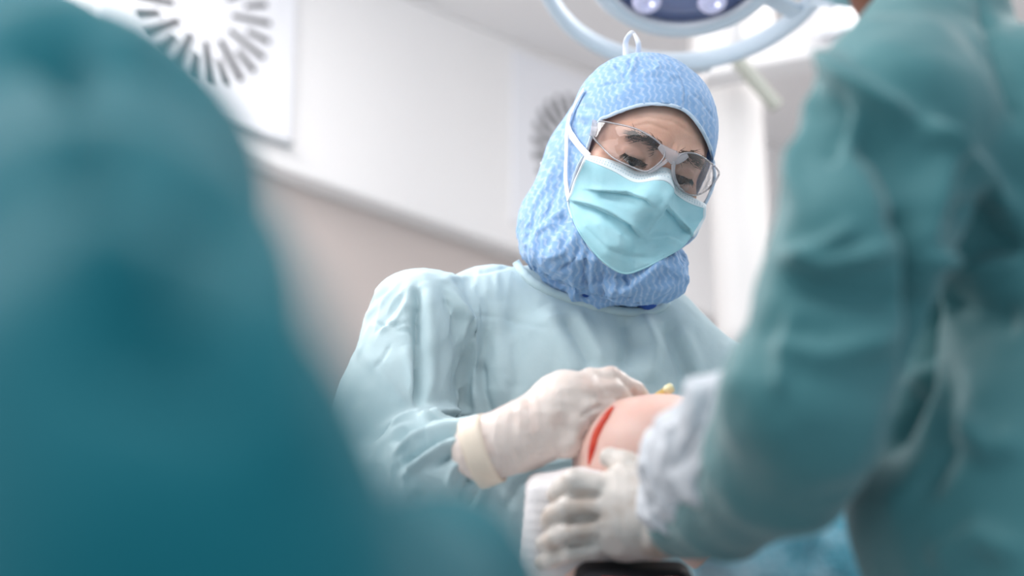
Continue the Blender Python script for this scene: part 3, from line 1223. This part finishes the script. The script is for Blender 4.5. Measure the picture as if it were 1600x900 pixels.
def strip(name, line, wds, m, thick=.0012, off=0.0):
    c = catmull(line, 8)
    d = np.minimum(lensdepth(c[:, 0], c[:, 1]), 1.79) - off
    pts = np.array([P(a, b, e) for (a, b), e in zip(c, d)])
    v_, f_ = sweep(pts, lambda u: rect(np.interp(u, np.linspace(0, 1, len(wds)), wds), thick), up=-FV)
    return bevel(mesh(name, v_, f_, m, gl), .0006, 2)


strip('bridge', [(1030, 228), (1042, 238), (1053, 246), (1062, 247), (1074, 242)], [.003, .006, .0085, .006, .003], M_frame)
strip('nose_piece', [(1043, 250), (1034, 257), (1022, 265), (1012, 270)], [.002, .0022, .002, .0012], M_frame)
strip('nose_piece', [(1052, 252), (1052, 268), (1055, 282), (1062, 294)], [.002, .0022, .002, .0012], M_frame)
strip('hinge', [(931, 189), (931, 200), (926, 214)], [.004, .006, .004], M_frame, .002)
# temple arms run back along the head inside the hood
for s, z0, y0 in ((-1, .045, .012), (1, .045, .004)):
    pts = np.array([hp(s * .068, y0, z0 - .01), hp(s * .0745, y0, .0), hp(s * .0745, y0 - .002, -.03)])
    v_, f_ = sweep(pts, rect(.0012, .007), up=hy)
    mesh('temple_arm', v_, f_, M_frame, gl)

# ---- gown of the surgeon
gw = Body(.03)
gw.chain([P(935, 560, 1.85), P(905, 700, 1.85), P(885, 900, 1.87), np.array([.05, 1.88, .90]), np.array([.05, 1.88, .42])], [.125, .150, .165, .185, .21], sq=np.array([1.2, .78, 1]), k=.05)
gw.ell(P(860, 620, 1.80), (.155, .14, .095), CB, k=.04)
gw.chain([P(850, 478, 1.82), P(760, 487, 1.80), SHL], [.052, .050, .062], k=.03)
gw.chain([P(1010, 545, 1.84), P(1080, 580, 1.84), SHR], [.052, .052, .06], k=.03)
gw.cone(P(900, 505, 1.84), P(1000, 530, 1.84), .062, .060, k=.04)
gw.chain([SHL + [.01, -.02, 0], P(615, 640, 1.70), ELL, P(670, 735, 1.51), P(735, 705, 1.455)], [.066, .068, .066, .052, .037], k=.02)
gw.chain([SHR, P(1200, 740, 1.74), ELR, WRR], [.062, .066, .062, .040], k=.02)
gw.ell(P(930, 445, 1.835), (.072, .030, .085), CB, k=.012, sub=True)     # neck opening


def gown_warp(p):
    lowz = np.clip((1.25 - p[:, 2]) / .5, 0, 1)
    th = np.arctan2(p[:, 1] - 1.86, p[:, 0] - .05)
    sh = np.exp(-(np.linalg.norm(p - SHL, axis=1) / .10) ** 2)
    cf = np.exp(-(np.linalg.norm(p - P(690, 735, 1.50), axis=1) / .09) ** 2)
    q = p * np.array([26, 26, 15]) + .6 * fbm(p * 9, 2, 2)[:, None]
    return .0022 * fbm(p * 11, 4, 3) + (.0034 * sh + .0040 * cf + .0006) * (ridged(q, 12, 2) - .5) + lowz * .018 * np.sin(th * 11 + fbm(p * 3, 8, 2))


gw.warp = gown_warp
cut = 1.02
vg, qg = surface(gw, .0027, lo=[gw.lo[0], gw.lo[1], cut])
vl, ql = surface(gw, .008, hi=[gw.hi[0], gw.hi[1], cut - .02])
qg = np.concatenate([qg, ql + len(vg)])
vg = np.concatenate([vg, vl])
gs = [
    # deep fold between sleeve and chest
    ([(652, 446), (650, 500), (654, 560), (652, 640)], 6, -.020, 'r'),
    ([(668, 440), (672, 500), (672, 580), (668, 640)], 12, .008, 'r'),
    ([(640, 440), (636, 480), (632, 520)], 9, .006, 'r'),
    ([(648, 428), (690, 436), (740, 430)], 6, .003, 'r'), ([(700, 432), (760, 424), (812, 412)], 3, -.003, 'r'),
    # shoulder wrinkles of the sleeve
    ([(630, 435), (600, 470), (560, 505)], 5, .0035, 'r'), ([(640, 450), (612, 485), (580, 525)], 5, -.004, 'r'),
    ([(620, 445), (580, 470), (552, 500)], 4, -.003, 'r'),
    ([(645, 470), (620, 500), (590, 520)], 4, .004, 'r'), ([(580, 503), (612, 510), (645, 505)], 3, -.003, 'r'),
    ([(615, 515), (640, 518), (655, 535)], 3, -.003, 'r'), ([(585, 500), (570, 530), (560, 560)], 4, .003, 'r'),
    ([(612, 535), (598, 560), (586, 580)], 3, -.002, 'r'), ([(632, 540), (642, 575), (648, 620)], 8, .005, 'r'),
    ([(560, 540), (600, 590), (640, 640)], 10, .004, 'r'),
    # long soft folds of the chest
    ([(690, 440), (715, 500), (722, 560), (715, 640)], 11, -.009, 'r'),
    ([(700, 445), (735, 500), (742, 580), (748, 660)], 7, .0085, 'r'),
    ([(752, 560), (755, 610), (770, 660)], 8, -.008, 'r'),
    ([(775, 470), (785, 560), (780, 640)], 18, .006, 'r'), ([(800, 480), (808, 560), (806, 630)], 14, -.005, 'r'),
    ([(846, 480), (880, 540), (905, 600)], 18, .007, 'r'), ([(880, 490), (915, 550), (930, 580)], 12, -.008, 'r'),
    ([(720, 490), (800, 500), (870, 520)], 4, -.001, 'r'),
    ([(900, 480), (930, 540), (945, 570)], 10, .004, 'r'), ([(975, 490), (985, 540), (975, 580)], 14, -.010, 'r'),
    ([(1000, 490), (1020, 540), (1010, 600)], 14, .009, 'r'), ([(1040, 500), (1060, 550), (1080, 600)], 12, -.010, 'r'),
    ([(1060, 510), (1085, 560), (1100, 600)], 12, .005, 'r'),
    # gathered cloth running into the glove cuff
    ([(745, 648), (700, 640), (650, 645), (600, 668)], 7, 0.0120, 'r'), ([(745, 658), (700, 656), (655, 664), (610, 690)], 6, -0.0120, 'r'),
    ([(745, 668), (700, 668), (655, 682), (615, 712)], 6, 0.0105, 'r'), ([(742, 676), (705, 682), (665, 698), (625, 730)], 5, -0.0105, 'r'),
    ([(740, 684), (700, 694), (665, 716), (630, 745)], 6, 0.0105, 'r'), ([(742, 694), (710, 706), (680, 730)], 5, -0.0105, 'r'),
    ([(745, 705), (715, 725), (700, 760)], 6, 0.0090, 'r'), ([(750, 720), (735, 750), (715, 790)], 5, -0.0090, 'r'),
    ([(765, 735), (755, 775), (735, 815)], 6, 0.0075, 'r'),
    # belly behind the hands
    ([(780, 760), (800, 800), (800, 870)], 8, .006, 'r'), ([(850, 730), (810, 760), (790, 800)], 8, -.005, 'r'),
    ([(900, 715), (850, 725), (815, 745)], 7, .004, 'r'),
]
vg = sculpt(vg, qg, gs)
gown = mesh('gown', vg, qg, M_gown, surgeon)
tag(gown, 'pale aqua cloth surgical gown')
# neckband: a narrow bound edge following the traced neckline, lying on the gown
NB = [(806, 409), (816, 424), (836, 443), (866, 458), (900, 470), (940, 481), (975, 487), (1005, 487), (1030, 482), (1044, 470)]
c = catmull(NB, 8)
d = gw.march(c[:, 0], c[:, 1] + 5, .0005)
d = np.minimum(d, 1.80)
for _ in range(6):
    d[1:-1] = (d[:-2] + 2 * d[1:-1] + d[2:]) / 4
pts = np.array([P(a, b, e) for (a, b), e in zip(c, d)])
v_, f_ = sweep(pts, [(-.0050, -.002), (.0050, -.002), (.0052, .0004), (0, .0010), (-.0052, .0004)], up=-FV)
v_ = v_ + (vnoise(v_ * 180, 3)[:, None] * -FV) * .0010
mesh('neckband', v_, f_, M_gown, gown)
# undershirt seen inside the collar
us = Body(.02)
us.ell(P(935, 452, 1.81), (.074, .030, .070), CB)
us.ell(P(1010, 472, 1.775), (.014, .009, .02), CB, k=.01)
us.warp = lambda p: .0015 * fbm(p * 40, 3)
v_, q_ = surface(us, .005)
mesh('undershirt', v_, q_, M_navy, surgeon)
# trousers and clogs
tr = Body(.02)
for s in (-1, 1):
    hpz = hipc + [s * .09, 0, -.03]
    kn = np.array([hpz[0] + s * .015, 1.84, .50])
    an = np.array([hpz[0] + s * .02, 1.88, .12])
    tr.chain([hpz, kn, an], [.10, .085, .075])
v_, q_ = surface(tr, .012)
mesh('trousers', v_, q_, M_scrub, surgeon)


def clogs(parent, pts):
    for p in pts:
        b = Body(.02)
        p = np.array(p)
        b.ell(p + [0, 0, .052], (.05, .06, .052), k=.03)
        b.ell(p + [0, -.12, .042], (.052, .09, .042), k=.03)
        v_, q_ = surface(b, .008)
        v_[:, 2] = np.maximum(v_[:, 2], .002)
        mesh('clog', v_, q_, M_shoe, parent)


clogs(surgeon, [(hipc[0] + s * .11, 1.88, 0) for s in (-1, 1)])

# ---- right glove of the surgeon (image left), back of the hand up, fingers closing behind the knee
def finger(b, pts, rs, k=.004):
    b.chain([P(*p) for p in pts], rs, k=k)


def finish_glove(b, parent, m, h=.0022, warp=None, strokes=None, label=None):
    if warp:
        b.warp = warp
    v_, q_ = surface(b, h)
    if strokes:
        v_ = sculpt(v_, q_, strokes)
    o = mesh('glove', v_, q_, m, parent)
    if label:
        tag(o, label)
    return o


g1 = Body(.018)
g1.chain([P(758, 702, 1.430), P(800, 688, 1.425), P(838, 672, 1.425)], [.0340, .0320, .0300], k=.012)
g1.chain([P(838, 672, 1.425), P(880, 640, 1.435)], [.0305, .0345], k=.02)
g1.ell(P(900, 632, 1.44), (.040, .032, .030), CB, k=.02)
finger(g1, [(920, 598, 1.450), (952, 592, 1.455), (992, 610, 1.480), (1012, 636, 1.50)], [.015, .0125, .0105, .0095])
finger(g1, [(918, 618, 1.425), (958, 612, 1.445), (985, 640, 1.475), (985, 668, 1.50)], [.015, .0125, .0105, .0095], )
finger(g1, [(915, 640, 1.415), (945, 638, 1.430), (960, 662, 1.460), (958, 690, 1.48)], [.015, .012, .010, .0095])
finger(g1, [(900, 660, 1.410), (922, 666, 1.425), (932, 688, 1.450), (930, 705, 1.47)], [.014, .011, .0095, .009])
finger(g1, [(862, 680, 1.412), (888, 694, 1.408), (912, 706, 1.42)], [.016, .0115, .010], k=.010)


def lat(p):
    return .0009 * ridged(p * 45, 3, 2) - .0006


gst = [([(778, 640), (772, 690), (790, 740)], 4, .0012, 'r'), ([(800, 632), (798, 690), (815, 728)], 4, -.0012, 'r'),
       ([(812, 628), (812, 680), (830, 722)], 4, .0014, 'r'), ([(826, 622), (828, 680), (845, 715)], 4, -.0012, 'r'),
       ([(838, 618), (842, 670), (860, 712)], 4, .0012, 'r'), ([(875, 600), (885, 640), (890, 690)], 5, -.0010, 'r'),
       ([(905, 655), (925, 640), (945, 632)], 4, -.0025, 'r'), ([(935, 615), (955, 610), (975, 618)], 4, -.001, 'r')]
go = finish_glove(g1, surgeon, M_glove, .0021, lat, gst, 'cream latex glove gripping behind the knee')
# rolled cuff of the glove
cuffc = P(760, 702, 1.430)
axd = nrm(P(800, 688, 1.425) - cuffc)


def cuff_ring(name, c, ax, r, tube, m, parent, flat=1.0, L=.03):
    u = nrm(np.cross(ax, [0, 0, 1.0]))
    w2 = np.cross(u, ax)
    prof = [(-L / 2, 0), (-L / 2, tube), (-L / 4, tube * 1.1), (0, tube), (L / 4, tube * .9), (L / 2, tube), (L / 2, 0)]
    n = 48
    V = []
    for i in range(n):
        th = 2 * math.pi * i / n
        rr = r * (1 + .02 * math.sin(3 * th))
        for a, b in prof:
            V.append(c + ax * a + (u * math.cos(th) * flat + w2 * math.sin(th)) * (rr + b + (-.001)))
    k = len(prof)
    F = [(i * k + j, ((i + 1) % n) * k + j, ((i + 1) % n) * k + j + 1, i * k + j + 1) for i in range(n) for j in range(k - 1)]
    V = np.array(V)
    return solidify(mesh(name, V, F, m, parent), .001)


cuff_ring('glove_cuff', cuffc + axd * -.004, axd, .0345, .0018, M_cuffroll, go, L=.022)
# the other, hidden hand of the surgeon supports the knee from behind
g2 = Body(.015)
g2.chain([WRR, P(1070, 770, 1.53), P(1062, 745, 1.525)], [.030, .032, .034])
for k_, (x, y) in enumerate([(1085, 700), (1070, 690), (1055, 690), (1040, 700)]):
    finger(g2, [(1078 - k_ * 12, 735, 1.525), (x, y, 1.515), (x - 12, y - 12, 1.50)], [.013, .011, .0095])
finger(g2, [(1030, 765, 1.53), (1010, 745, 1.53), (1000, 730, 1.525)], [.014, .012, .010])
finish_glove(g2, surgeon, M_glove, .0035)

# ------------------------------------------------------------------ patient: raised knee, leg wrapped in white
pk = Body(.03)
KC = P(1012, 712, 1.445)
pk.ell(P(1012, 703, 1.435), (.064, .052, .058), CB, k=.03)
pk.ell(P(972, 728, 1.425), (.046, .055, .050), CB, k=.03)
pk.ell(P(1060, 700, 1.46), (.045, .048, .05), CB, k=.03)
table_z = .93
hipP = np.array([.62, 1.72, 1.02])
ankP = np.array([.02, 1.34, 1.02])
pk.chain([KC + [0, 0, -.02], P(930, 900, 1.40), ankP], [.055, .046, .034], k=.03)          # shin
pk.cone(ankP, ankP + [-.06, -.06, -.02], .034, .026)
pk.chain([KC + [.01, .02, -.01], hipP], [.060, .085], k=.03)                               # thigh
pk.chain([hipP, hipP + [.22, .10, .02], hipP + [.55, .26, .05]], [.125, .12, .135], k=.05)
pk.cone(hipP + [.55, .26, .05], hipP + [.75, .35, .06], .06, .055, k=.03)
pk.ell(hipP + [.86, .40, .07], (.10, .09, .09), k=.03)
v_, q_ = surface(pk, .004)
v_ = sculpt(v_, q_, [([(958, 636), (944, 655), (931, 680), (924, 705), (920, 722)], 4, -.004, 'r'),
                     ([(945, 645), (928, 670), (915, 700), (908, 722)], 6, .002, 'r')])
patient = mesh('person', v_, q_, M_knee)
tag(patient, 'patient lying down, bare pink knee with a red cut raised between the gloves', 'person')
c = catmull([(958, 637), (945, 654), (932, 678), (925, 704), (921, 726)], 8)
d = pk.march(c[:, 0], c[:, 1], -.0012)
pts = np.array([P(a, b, e) for (a, b), e in zip(c, d)])
v_, f_ = sweep(pts, lambda u: circ(.0038 * (math.sin(math.pi * (.12 + .8 * u)) ** .6), 10, .0022), up=-FV)
mesh('incision', v_, f_, M_red, patient)

# white wrap around the shin
wr_ = Body(.012)
WM = np.stack([rot_about(RV, FV, math.radians(4)), rot_about(UV, FV, math.radians(4)), -FV], 1)
wr_.box(P(905, 846, 1.392), (.0560, .0610, .040), .014, WM)
wr_.ell(P(925, 775, 1.392), (.037, .024, .032), WM, k=.03)
wr_.warp = lambda p: .0010 * np.sin(p[:, 2] * 700 + fbm(p * 12, 2) * 3) * .35 + .0012 * fbm(p * 25, 5)
v_, q_ = surface(wr_, .0028)
o = mesh('leg_dressing', v_, q_, M_gauze, None)
tag(o, 'white gauze dressing wrapped round the shin below the knee', 'dressing')

# yellow drain tip
t = tag(empty('surgical_probe', P(1030, 618, 1.475)), 'yellow rod with clear tip sticking out behind the knee', 'instrument')
v_, f_ = sweep([P(985, 646, 1.475), P(1041, 611, 1.475)], circ(.0042, 14))
mesh('rod', v_, f_, M_yellow, t)
v_, f_ = sweep([P(1039, 612, 1.475), P(1043, 609.5, 1.474), P(1050, 605, 1.474), P(1052, 604, 1.474)], lambda u: circ([.0043, .0055, .0052, .003][min(3, int(u * 3 + .01))], 14))
mesh('tip', v_, f_, M_tip, t)

# black pad and post added to darken the shaded gap under hand and calf
t = empty('gap_shade_pad', (.09, 1.36, .95))
tag(t, 'black pad added for the shaded gap under the wrapped shin', 'shade filler')
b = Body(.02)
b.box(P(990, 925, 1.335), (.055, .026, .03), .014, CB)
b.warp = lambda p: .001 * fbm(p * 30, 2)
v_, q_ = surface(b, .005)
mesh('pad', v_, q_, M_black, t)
q0 = P(985, 950, 1.36)
v_, f_ = sweep([q0, [q0[0], q0[1], table_z - .05]], circ(.014, 16))
mesh('post', v_, f_, M_metal, t)
v_, f_ = sweep([P(940, 908, 1.300), P(1010, 910, 1.298), P(1060, 908, 1.300)], circ(.0030, 10))
mesh('red_strap', v_, f_, M_red, t)

# operating table
t = empty('operating_table', (.55, 1.62, 0))
tag(t, 'black padded operating table under the patient on a steel column', 'table')
TM = np.stack([nrm([.9, .42, 0]), nrm([-.42, .9, 0]), np.array([0, 0, 1.0])], 1)
tc_ = np.array([.70, 1.66, .835])
bevel(mesh('table_pad', *boxvf(tc_, .85, .24, .035, TM), M_black, t, False), .02)
bevel(mesh('table_frame', *boxvf(tc_ - [0, 0, .055], .80, .20, .02, TM), M_metal, t, False), .005)
bevel(mesh('column', *boxvf((.70, 1.66, .41), .14, .12, .36, TM), M_metal, t, False), .02)
bevel(mesh('base', *boxvf((.70, 1.66, .05), .45, .22, .05, TM), M_metal, t, False), .02)

# blue drape bunched over the thigh
dr = Body(.03)
dr.ell(P(1300, 900, 1.52), (.060, .080, .07), CB)
dr.chain([P(1185, 865, 1.49), P(1300, 925, 1.54), hipP + [.02, 0, .02]], [.076, .105, .145], k=.03)
dr.ell(P(1225, 945, 1.55), (.07, .058, .06), CB)
dr.ell(P(1385, 955, 1.66), (.08, .07, .08), CB)
dr.chain([P(1225, 975, 1.60), hipP + [.1, .02, .03], hipP + [.6, .25, .05]], [.09, .15, .17], k=.05)
dr.warp = lambda p: .006 * ridged(p * 13, 5, 2)
v_, q_ = surface(dr, .006)
o = mesh('surgical_drape', v_, q_, M_drape)
tag(o, 'light blue surgical drape bunched over the thigh beneath the right elbow', 'drape')


# ------------------------------------------------------------------ the two near assistants
def assistant(label, gown_mat, skin, sh_r, el_r, wr_r, gown_build, head_c, hip, feet, face_dir, body_extra=None, strokes=None, hg=.005, warp=None, sh_l=None, el_l=None, wr_l=None, capcol=M_hood, neck=None, nr=.06):
    b = Body(.03)
    hc = np.asarray(head_c)
    fd = nrm(face_dir)
    up = nrm(np.array([0, 0, 1.0]) - fd * fd[2])
    sd = np.cross(up, fd)
    A = np.stack([sd, up, fd], 1)

    def q(x, y, z):
        return hc + A @ np.array([x, y, z])
    b.ell(q(0, .03, -.015), (.074, .09, .092), A)
    b.ell(q(0, -.05, .03), (.056, .072, .055), A)
    b.ell(q(0, -.105, .058), (.024, .02, .022), A, k=.02)
    b.cone(q(0, .01, .085), q(0, -.035, .104), .008, .012, k=.01)
    for s in (-1, 1):
        b.ell(q(s * .032, 0, .098), (.018, .012, .014), A, k=.008, sub=True)
        b.ell(q(s * .032, -.001, .074), (.014, .011, .012), A, k=.004)
        b.ell(q(s * .078, -.012, -.005), (.008, .03, .018), A, k=.006)
    b.ell(q(0, -.07, .082), (.024, .009, .010), A, k=.006)
    nk = (sh_r + sh_l) / 2 + [0, 0, .03] if neck is None else neck
    hip = np.asarray(hip)
    b.cone(q(0, -.05, -.03), nk, min(.054, nr + .006), nr)
    b.cone(sh_r, sh_l, .038, .038)
    mid = nk * .55 + hip * .45
    b.chain([nk + [0, 0, -.10], mid, hip], [.07, .085, .10], sq=np.array([1.05, .85, 1]))
    b.chain([sh_r, el_r, wr_r], [.040, .030, .022], k=.01)
    b.chain([sh_l, el_l, wr_l], [.040, .030, .022], k=.01)
    for ft, s in zip(feet, (-1, 1)):
        ft = np.array(ft)
        hh = hip + (ft - hip) * [.5, .5, 0] + [0, 0, -.04]
        kn = (hh + ft) / 2
        kn[2] = .5
        b.chain([hh, kn, ft + [0, 0, .09]], [.085, .056, .038])
        b.cone(ft + [0, 0, .05], ft + [0, .13, .035], .038, .03)
    v_, q_ = surface(b, .0065)
    me = mesh('person', v_, q_, skin)
    tag(me, label, 'person')
    # cap and mask
    cp = Body(.02)
    cp.ell(q(0, .05, -.022), (.083, .085, .098), A)
    cp.ell(q(0, -.04, .095), (.11, .072, .06), A, k=.01, sub=True)
    cp.warp = lambda p: .002 * ridged(p * 25, 3)
    v_, q_ = surface(cp, .006)
    mesh('surgical_cap', v_, q_, capcol, me)
    mk = Body(.015)
    mk.ell(q(0, -.055, .060), (.060, .052, .052), A)
    v_, q_ = surface(mk, .005)
    mesh('face_mask', v_, q_, M_mask, me)
    # gown
    g = Body(.03)
    gown_build(g, nk, hip)
    if warp:
        g.warp = warp
    v_, q_ = surface(g, hg)
    if strokes:
        v_ = sculpt(v_, q_, strokes)
    gw_ = mesh('gown', v_, q_, gown_mat, me)
    clogs(me, [(f[0], f[1] + .09, 0) for f in feet])
    return me, gw_, q


# --- left assistant: back, shoulder and elbow very near the lens
LS = P(60, 330, .66)
LE = P(300, 930, .315)
LW = P(770, 960, .82)
LS2 = LS + np.array([-.36, .26, .02])
LE2 = LS2 + np.array([-.05, .08, -.28])
LW2 = LE2 + np.array([.18, .20, .0])
LHip = np.array([-.44, .92, .95])


def g_left(g, nk, hip):
    g.chain([P(28, 190, .88), P(135, 325, .64), P(150, 500, .44), P(215, 710, .345), LE, P(560, 985, .45), P(685, 915, .60), LW], [.084, .068, .056, .044, .041, .036, .034, .034], k=.03)
    g.cone(LS, LS2, .078, .078, k=.05)
    g.chain([nk + [0, 0, -.04], nk * .5 + hip * .5, hip, np.array([hip[0], hip[1], .42])], [.12, .155, .18, .21], k=.05, sq=np.array([1.05, .85, 1]))
    g.chain([LS2, LE2, LW2], [.075, .066, .042], k=.03)


l_str = [([(60, 0), (120, 80), (150, 180), (130, 320)], 38, -.016, 'r'), ([(200, 40), (180, 120), (200, 220)], 45, .008, 'r'),
         ([(0, 60), (90, 90), (120, 150)], 30, -.012, 'r'), ([(340, 320), (300, 450), (200, 480)], 45, -.012, 'r'),
         ([(60, 350), (160, 400), (280, 420)], 40, .010, 'r'), ([(450, 350), (440, 550), (460, 750)], 60, .008, 'r'),
         ([(120, 560), (240, 560), (380, 620)], 50, -.010, 'r')]
left, lgown, lq = assistant('person in shade-darkened teal gown seen from behind, blurred, filling the left edge', M_teal_shade, M_skin,
                            LS, LE, LW, g_left, (-.53, 1.05, 1.70), LHip, [(-.54, .92, 0), (-.34, .92, 0)], (.55, .75, -.35), strokes=l_str,
                            warp=lambda p: .006 * fbm(p * 9, 6, 2), sh_l=LS2, el_l=LE2, wr_l=LW2, hg=.006, neck=np.array([-.52, .97, 1.50]))
for (a, b) in ((LE, LW), (LE2, LW2)):
    g = Body(.015)
    dv = nrm(b - a)
    sd = nrm(np.cross(dv, [0, 0, 1]))
    g.chain([b - dv * .03, b + dv * .03, b + dv * .07], [.033, .031, .034])
    for k_ in range(4):
        o_ = sd * (.028 - .019 * k_)
        L = [.07, .08, .075, .058][k_]
        g.chain([b + dv * .085 + o_, b + dv * (.085 + L * .55) + o_ - [0, 0, .008], b + dv * (.085 + L * .8) + o_ - [0, 0, .03]], [.0105, .0095, .0085], k=.004)
    g.chain([b + dv * .03 + sd * .03, b + dv * .06 + sd * .055, b + dv * .085 + sd * .055 - [0, 0, .015]], [.013, .011, .010], k=.006)
    finish_glove(g, left, M_glove2, .004)

# --- right assistant: leaning in from the right, sleeve reaching across to the wrapped leg
RS = P(1405, 205, 1.06)
RE = P(1268, 700, 1.00)
RW = P(1040, 812, 1.31)
RS2 = RS + np.array([.22, .28, .02])
RE2 = RS2 + np.array([-.02, .05, -.33])
RW2 = RE2 + np.array([-.20, .06, -.05])
RHip = np.array([.60, 1.02, .95])


def g_right(g, nk, hip):
    g.cone(RS, RS2, .072, .075, k=.05)
    g.cone(P(1395, 135, 1.10), P(1465, 50, 1.20), .058, .060, k=.04)
    g.chain([P(1600, 240, 1.13), P(1655, 420, 1.13), P(1690, 600, 1.12), P(1612, 800, 1.08), P(1700, 950, 1.06), hip + [.03, 0, -.05], np.array([hip[0], hip[1], .42])], [.100, .108, .120, .130, .145, .185, .21], k=.03)
    g.chain([P(1640, 420, 1.20), hip + [.0, .02, .10], hip + [0, 0, -.1]], [.10, .150, .16], k=.03)
    g.ell(P(1440, 640, 1.27), (.055, .14, .06), CB, k=.05)
    g.chain([RS, P(1345, 400, 1.01), P(1262, 630, .99), P(1212, 725, 1.05), P(1130, 790, 1.17), P(1070, 812, 1.27)], [.070, .062, .057, .054, .044, .034], k=.006)
    g.ell(P(1208, 600, 1.05), (.034, .050, .04), CB, k=.03)
    g.chain([RS2, RE2, RW2], [.075, .066, .042], k=.03)


r_str = [
    ([(1255, 70), (1330, 130), (1400, 178), (1430, 192)], 20, .017, 'r'),
    ([(1320, 190), (1385, 235), (1420, 300), (1432, 380)], 32, -.022, 'r'),
    ([(1430, 190), (1475, 235), (1462, 320), (1442, 400)], 15, .014, 'r'),
    ([(1440, 188), (1520, 262), (1600, 345)], 17, .014, 'r'),
    ([(1500, 310), (1540, 370), (1600, 400)], 26, -.012, 'r'),
    ([(1440, 320), (1436, 420), (1440, 500), (1432, 600), (1395, 700)], 14, -.035, 'r'),
    ([(1215, 398), (1290, 416), (1400, 388)], 15, .012, 'r'),
    ([(1225, 445), (1310, 460), (1420, 470)], 22, -.010, 'r'),
    ([(1340, 350), (1290, 385), (1240, 400)], 12, .008, 'r'),
    ([(1200, 545), (1290, 560), (1410, 520)], 20, .010, 'r'),
    ([(1240, 480), (1225, 560), (1215, 620)], 10, .006, 'r'),
    ([(1320, 140), (1295, 210), (1285, 260)], 20, -.012, 'r'),
    ([(1268, 130), (1245, 220), (1238, 320)], 14, .010, 'r'),
    ([(1450, 402), (1530, 418), (1600, 402)], 17, .014, 'r'),
    ([(1460, 470), (1540, 492), (1600, 500)], 26, -.011, 'r'),
    ([(1480, 650), (1550, 700), (1600, 690)], 22, .011, 'r'),
    ([(1475, 560), (1480, 700), (1430, 790)], 20, -.012, 'r'),
    ([(1450, 880), (1530, 838), (1600, 872)], 20, .010, 'r'),
    ([(1530, 0), (1560, 95), (1600, 205)], 8, -.009, 'r'),
]
right, rgown, rq = assistant('person in blurred, shade-darkened grey-teal gown at the right edge, sleeve reaching to the wrapped leg', M_teal2_shade, M_skin_dark,
                             RS, RE, RW, g_right, P(1385, -225, 1.24), RHip, [(.52, 1.0, 0), (.72, 1.04, 0)], (-.60, .70, -.38), strokes=r_str,
                             warp=lambda p: .007 * fbm(p * 10, 9, 3), sh_l=RS2, el_l=RE2, wr_l=RW2, hg=.0042, neck=P(1428, -8, 1.22), nr=.045)
rg = Body(.014)
rg.chain([P(1075, 815, 1.29), P(1030, 812, 1.315), P(985, 806, 1.325)], [.0330, .0330, .0360], k=.012)
rg.ell(P(968, 804, 1.325), (.036, .042, .024), CB, k=.02)
finger(rg, [(930, 762, 1.318), (896, 752, 1.316), (876, 764, 1.328), (869, 774, 1.342)], [.0135, .0112, .0100, .0088], k=.0025)
finger(rg, [(925, 793, 1.312), (888, 792, 1.308), (866, 806, 1.322), (857, 815, 1.338)], [.0135, .0112, .0100, .0088], k=.0025)
finger(rg, [(925, 826, 1.312), (888, 830, 1.308), (862, 843, 1.322), (851, 850, 1.336)], [.0130, .0110, .0098, .0085], k=.0025)
finger(rg, [(928, 856, 1.318), (892, 862, 1.316), (864, 872, 1.328), (848, 878, 1.340)], [.0120, .0098, .0088, .0078], k=.0025)
finger(rg, [(1025, 775, 1.325), (1010, 748, 1.335), (980, 728, 1.345), (952, 716, 1.355)], [.0170, .0135, .0115, .0100], k=.010)
rgs = [([(1000, 760), (1003, 810), (1000, 865)], 5, -.0015, 'r'), ([(1014, 760), (1018, 810), (1014, 865)], 5, .002, 'r'),
       ([(1028, 760), (1032, 810), (1028, 870)], 4, -.002, 'r'), ([(980, 760), (978, 800), (985, 850)], 6, .001, 'r'),
       ([(940, 774), (915, 773), (885, 776)], 5, -.006, 'r'), ([(938, 809), (912, 810), (880, 816)], 5, -.006, 'r'), ([(938, 842), (912, 845), (880, 852)], 5, -.006, 'r')]
finish_glove(rg, right, M_glove2, .0022, lat, rgs, 'off-white latex glove holding the wrapped shin')
# crumpled white knitted cuff standing off the forearm
ck = Body(.014)
ck.chain([P(1062, 785, 1.25), P(1092, 735, 1.19), P(1130, 690, 1.12)], [.034, .046, .042], k=.02)
ck.ell(P(1190, 662, 1.05), (.024, .022, .03), CB, k=.02)
ck.ell(P(1140, 645, 1.08), (.036, .034, .03), CB, k=.02)
ck.ell(P(1085, 700, 1.17), (.024, .034, .03), CB, k=.02)
ck.ell(P(1130, 745, 1.10), (.030, .028, .03), CB, k=.02)
ck.warp = lambda p: .0055 * ridged(p * 24, 7, 2) - .002
v_, q_ = surface(ck, .003)
v_ = sculpt(v_, q_, [([(1140, 600), (1120, 680), (1080, 760)], 8, .006, 'r'), ([(1160, 620), (1140, 690), (1100, 770)], 7, -.007, 'r'),
                     ([(1190, 640), (1160, 710), (1110, 790)], 8, .006, 'r'), ([(1110, 610), (1090, 670), (1050, 740)], 7, -.006, 'r')])
tag(mesh('cuff', v_, q_, M_cuff, rgown), 'crumpled whitish sleeve cuff')
# hidden far hand of the right assistant
g = Body(.015)
dv = nrm(RW2 - RE2)
sd = nrm(np.cross(dv, [0, 0, 1]))
g.chain([RW2 - dv * .03, RW2 + dv * .03, RW2 + dv * .07], [.033, .031, .034])
for k_ in range(4):
    o_ = sd * (.028 - .019 * k_)
    L = [.07, .08, .075, .058][k_]
    g.chain([RW2 + dv * .085 + o_, RW2 + dv * (.085 + L * .55) + o_ - [0, 0, .008], RW2 + dv * (.085 + L * .8) + o_ - [0, 0, .03]], [.0105, .0095, .0085], k=.004)
g.chain([RW2 + dv * .03 - sd * .03, RW2 + dv * .06 - sd * .055, RW2 + dv * .085 - sd * .055 - [0, 0, .015]], [.013, .011, .010], k=.006)
finish_glove(g, right, M_glove2, .004)
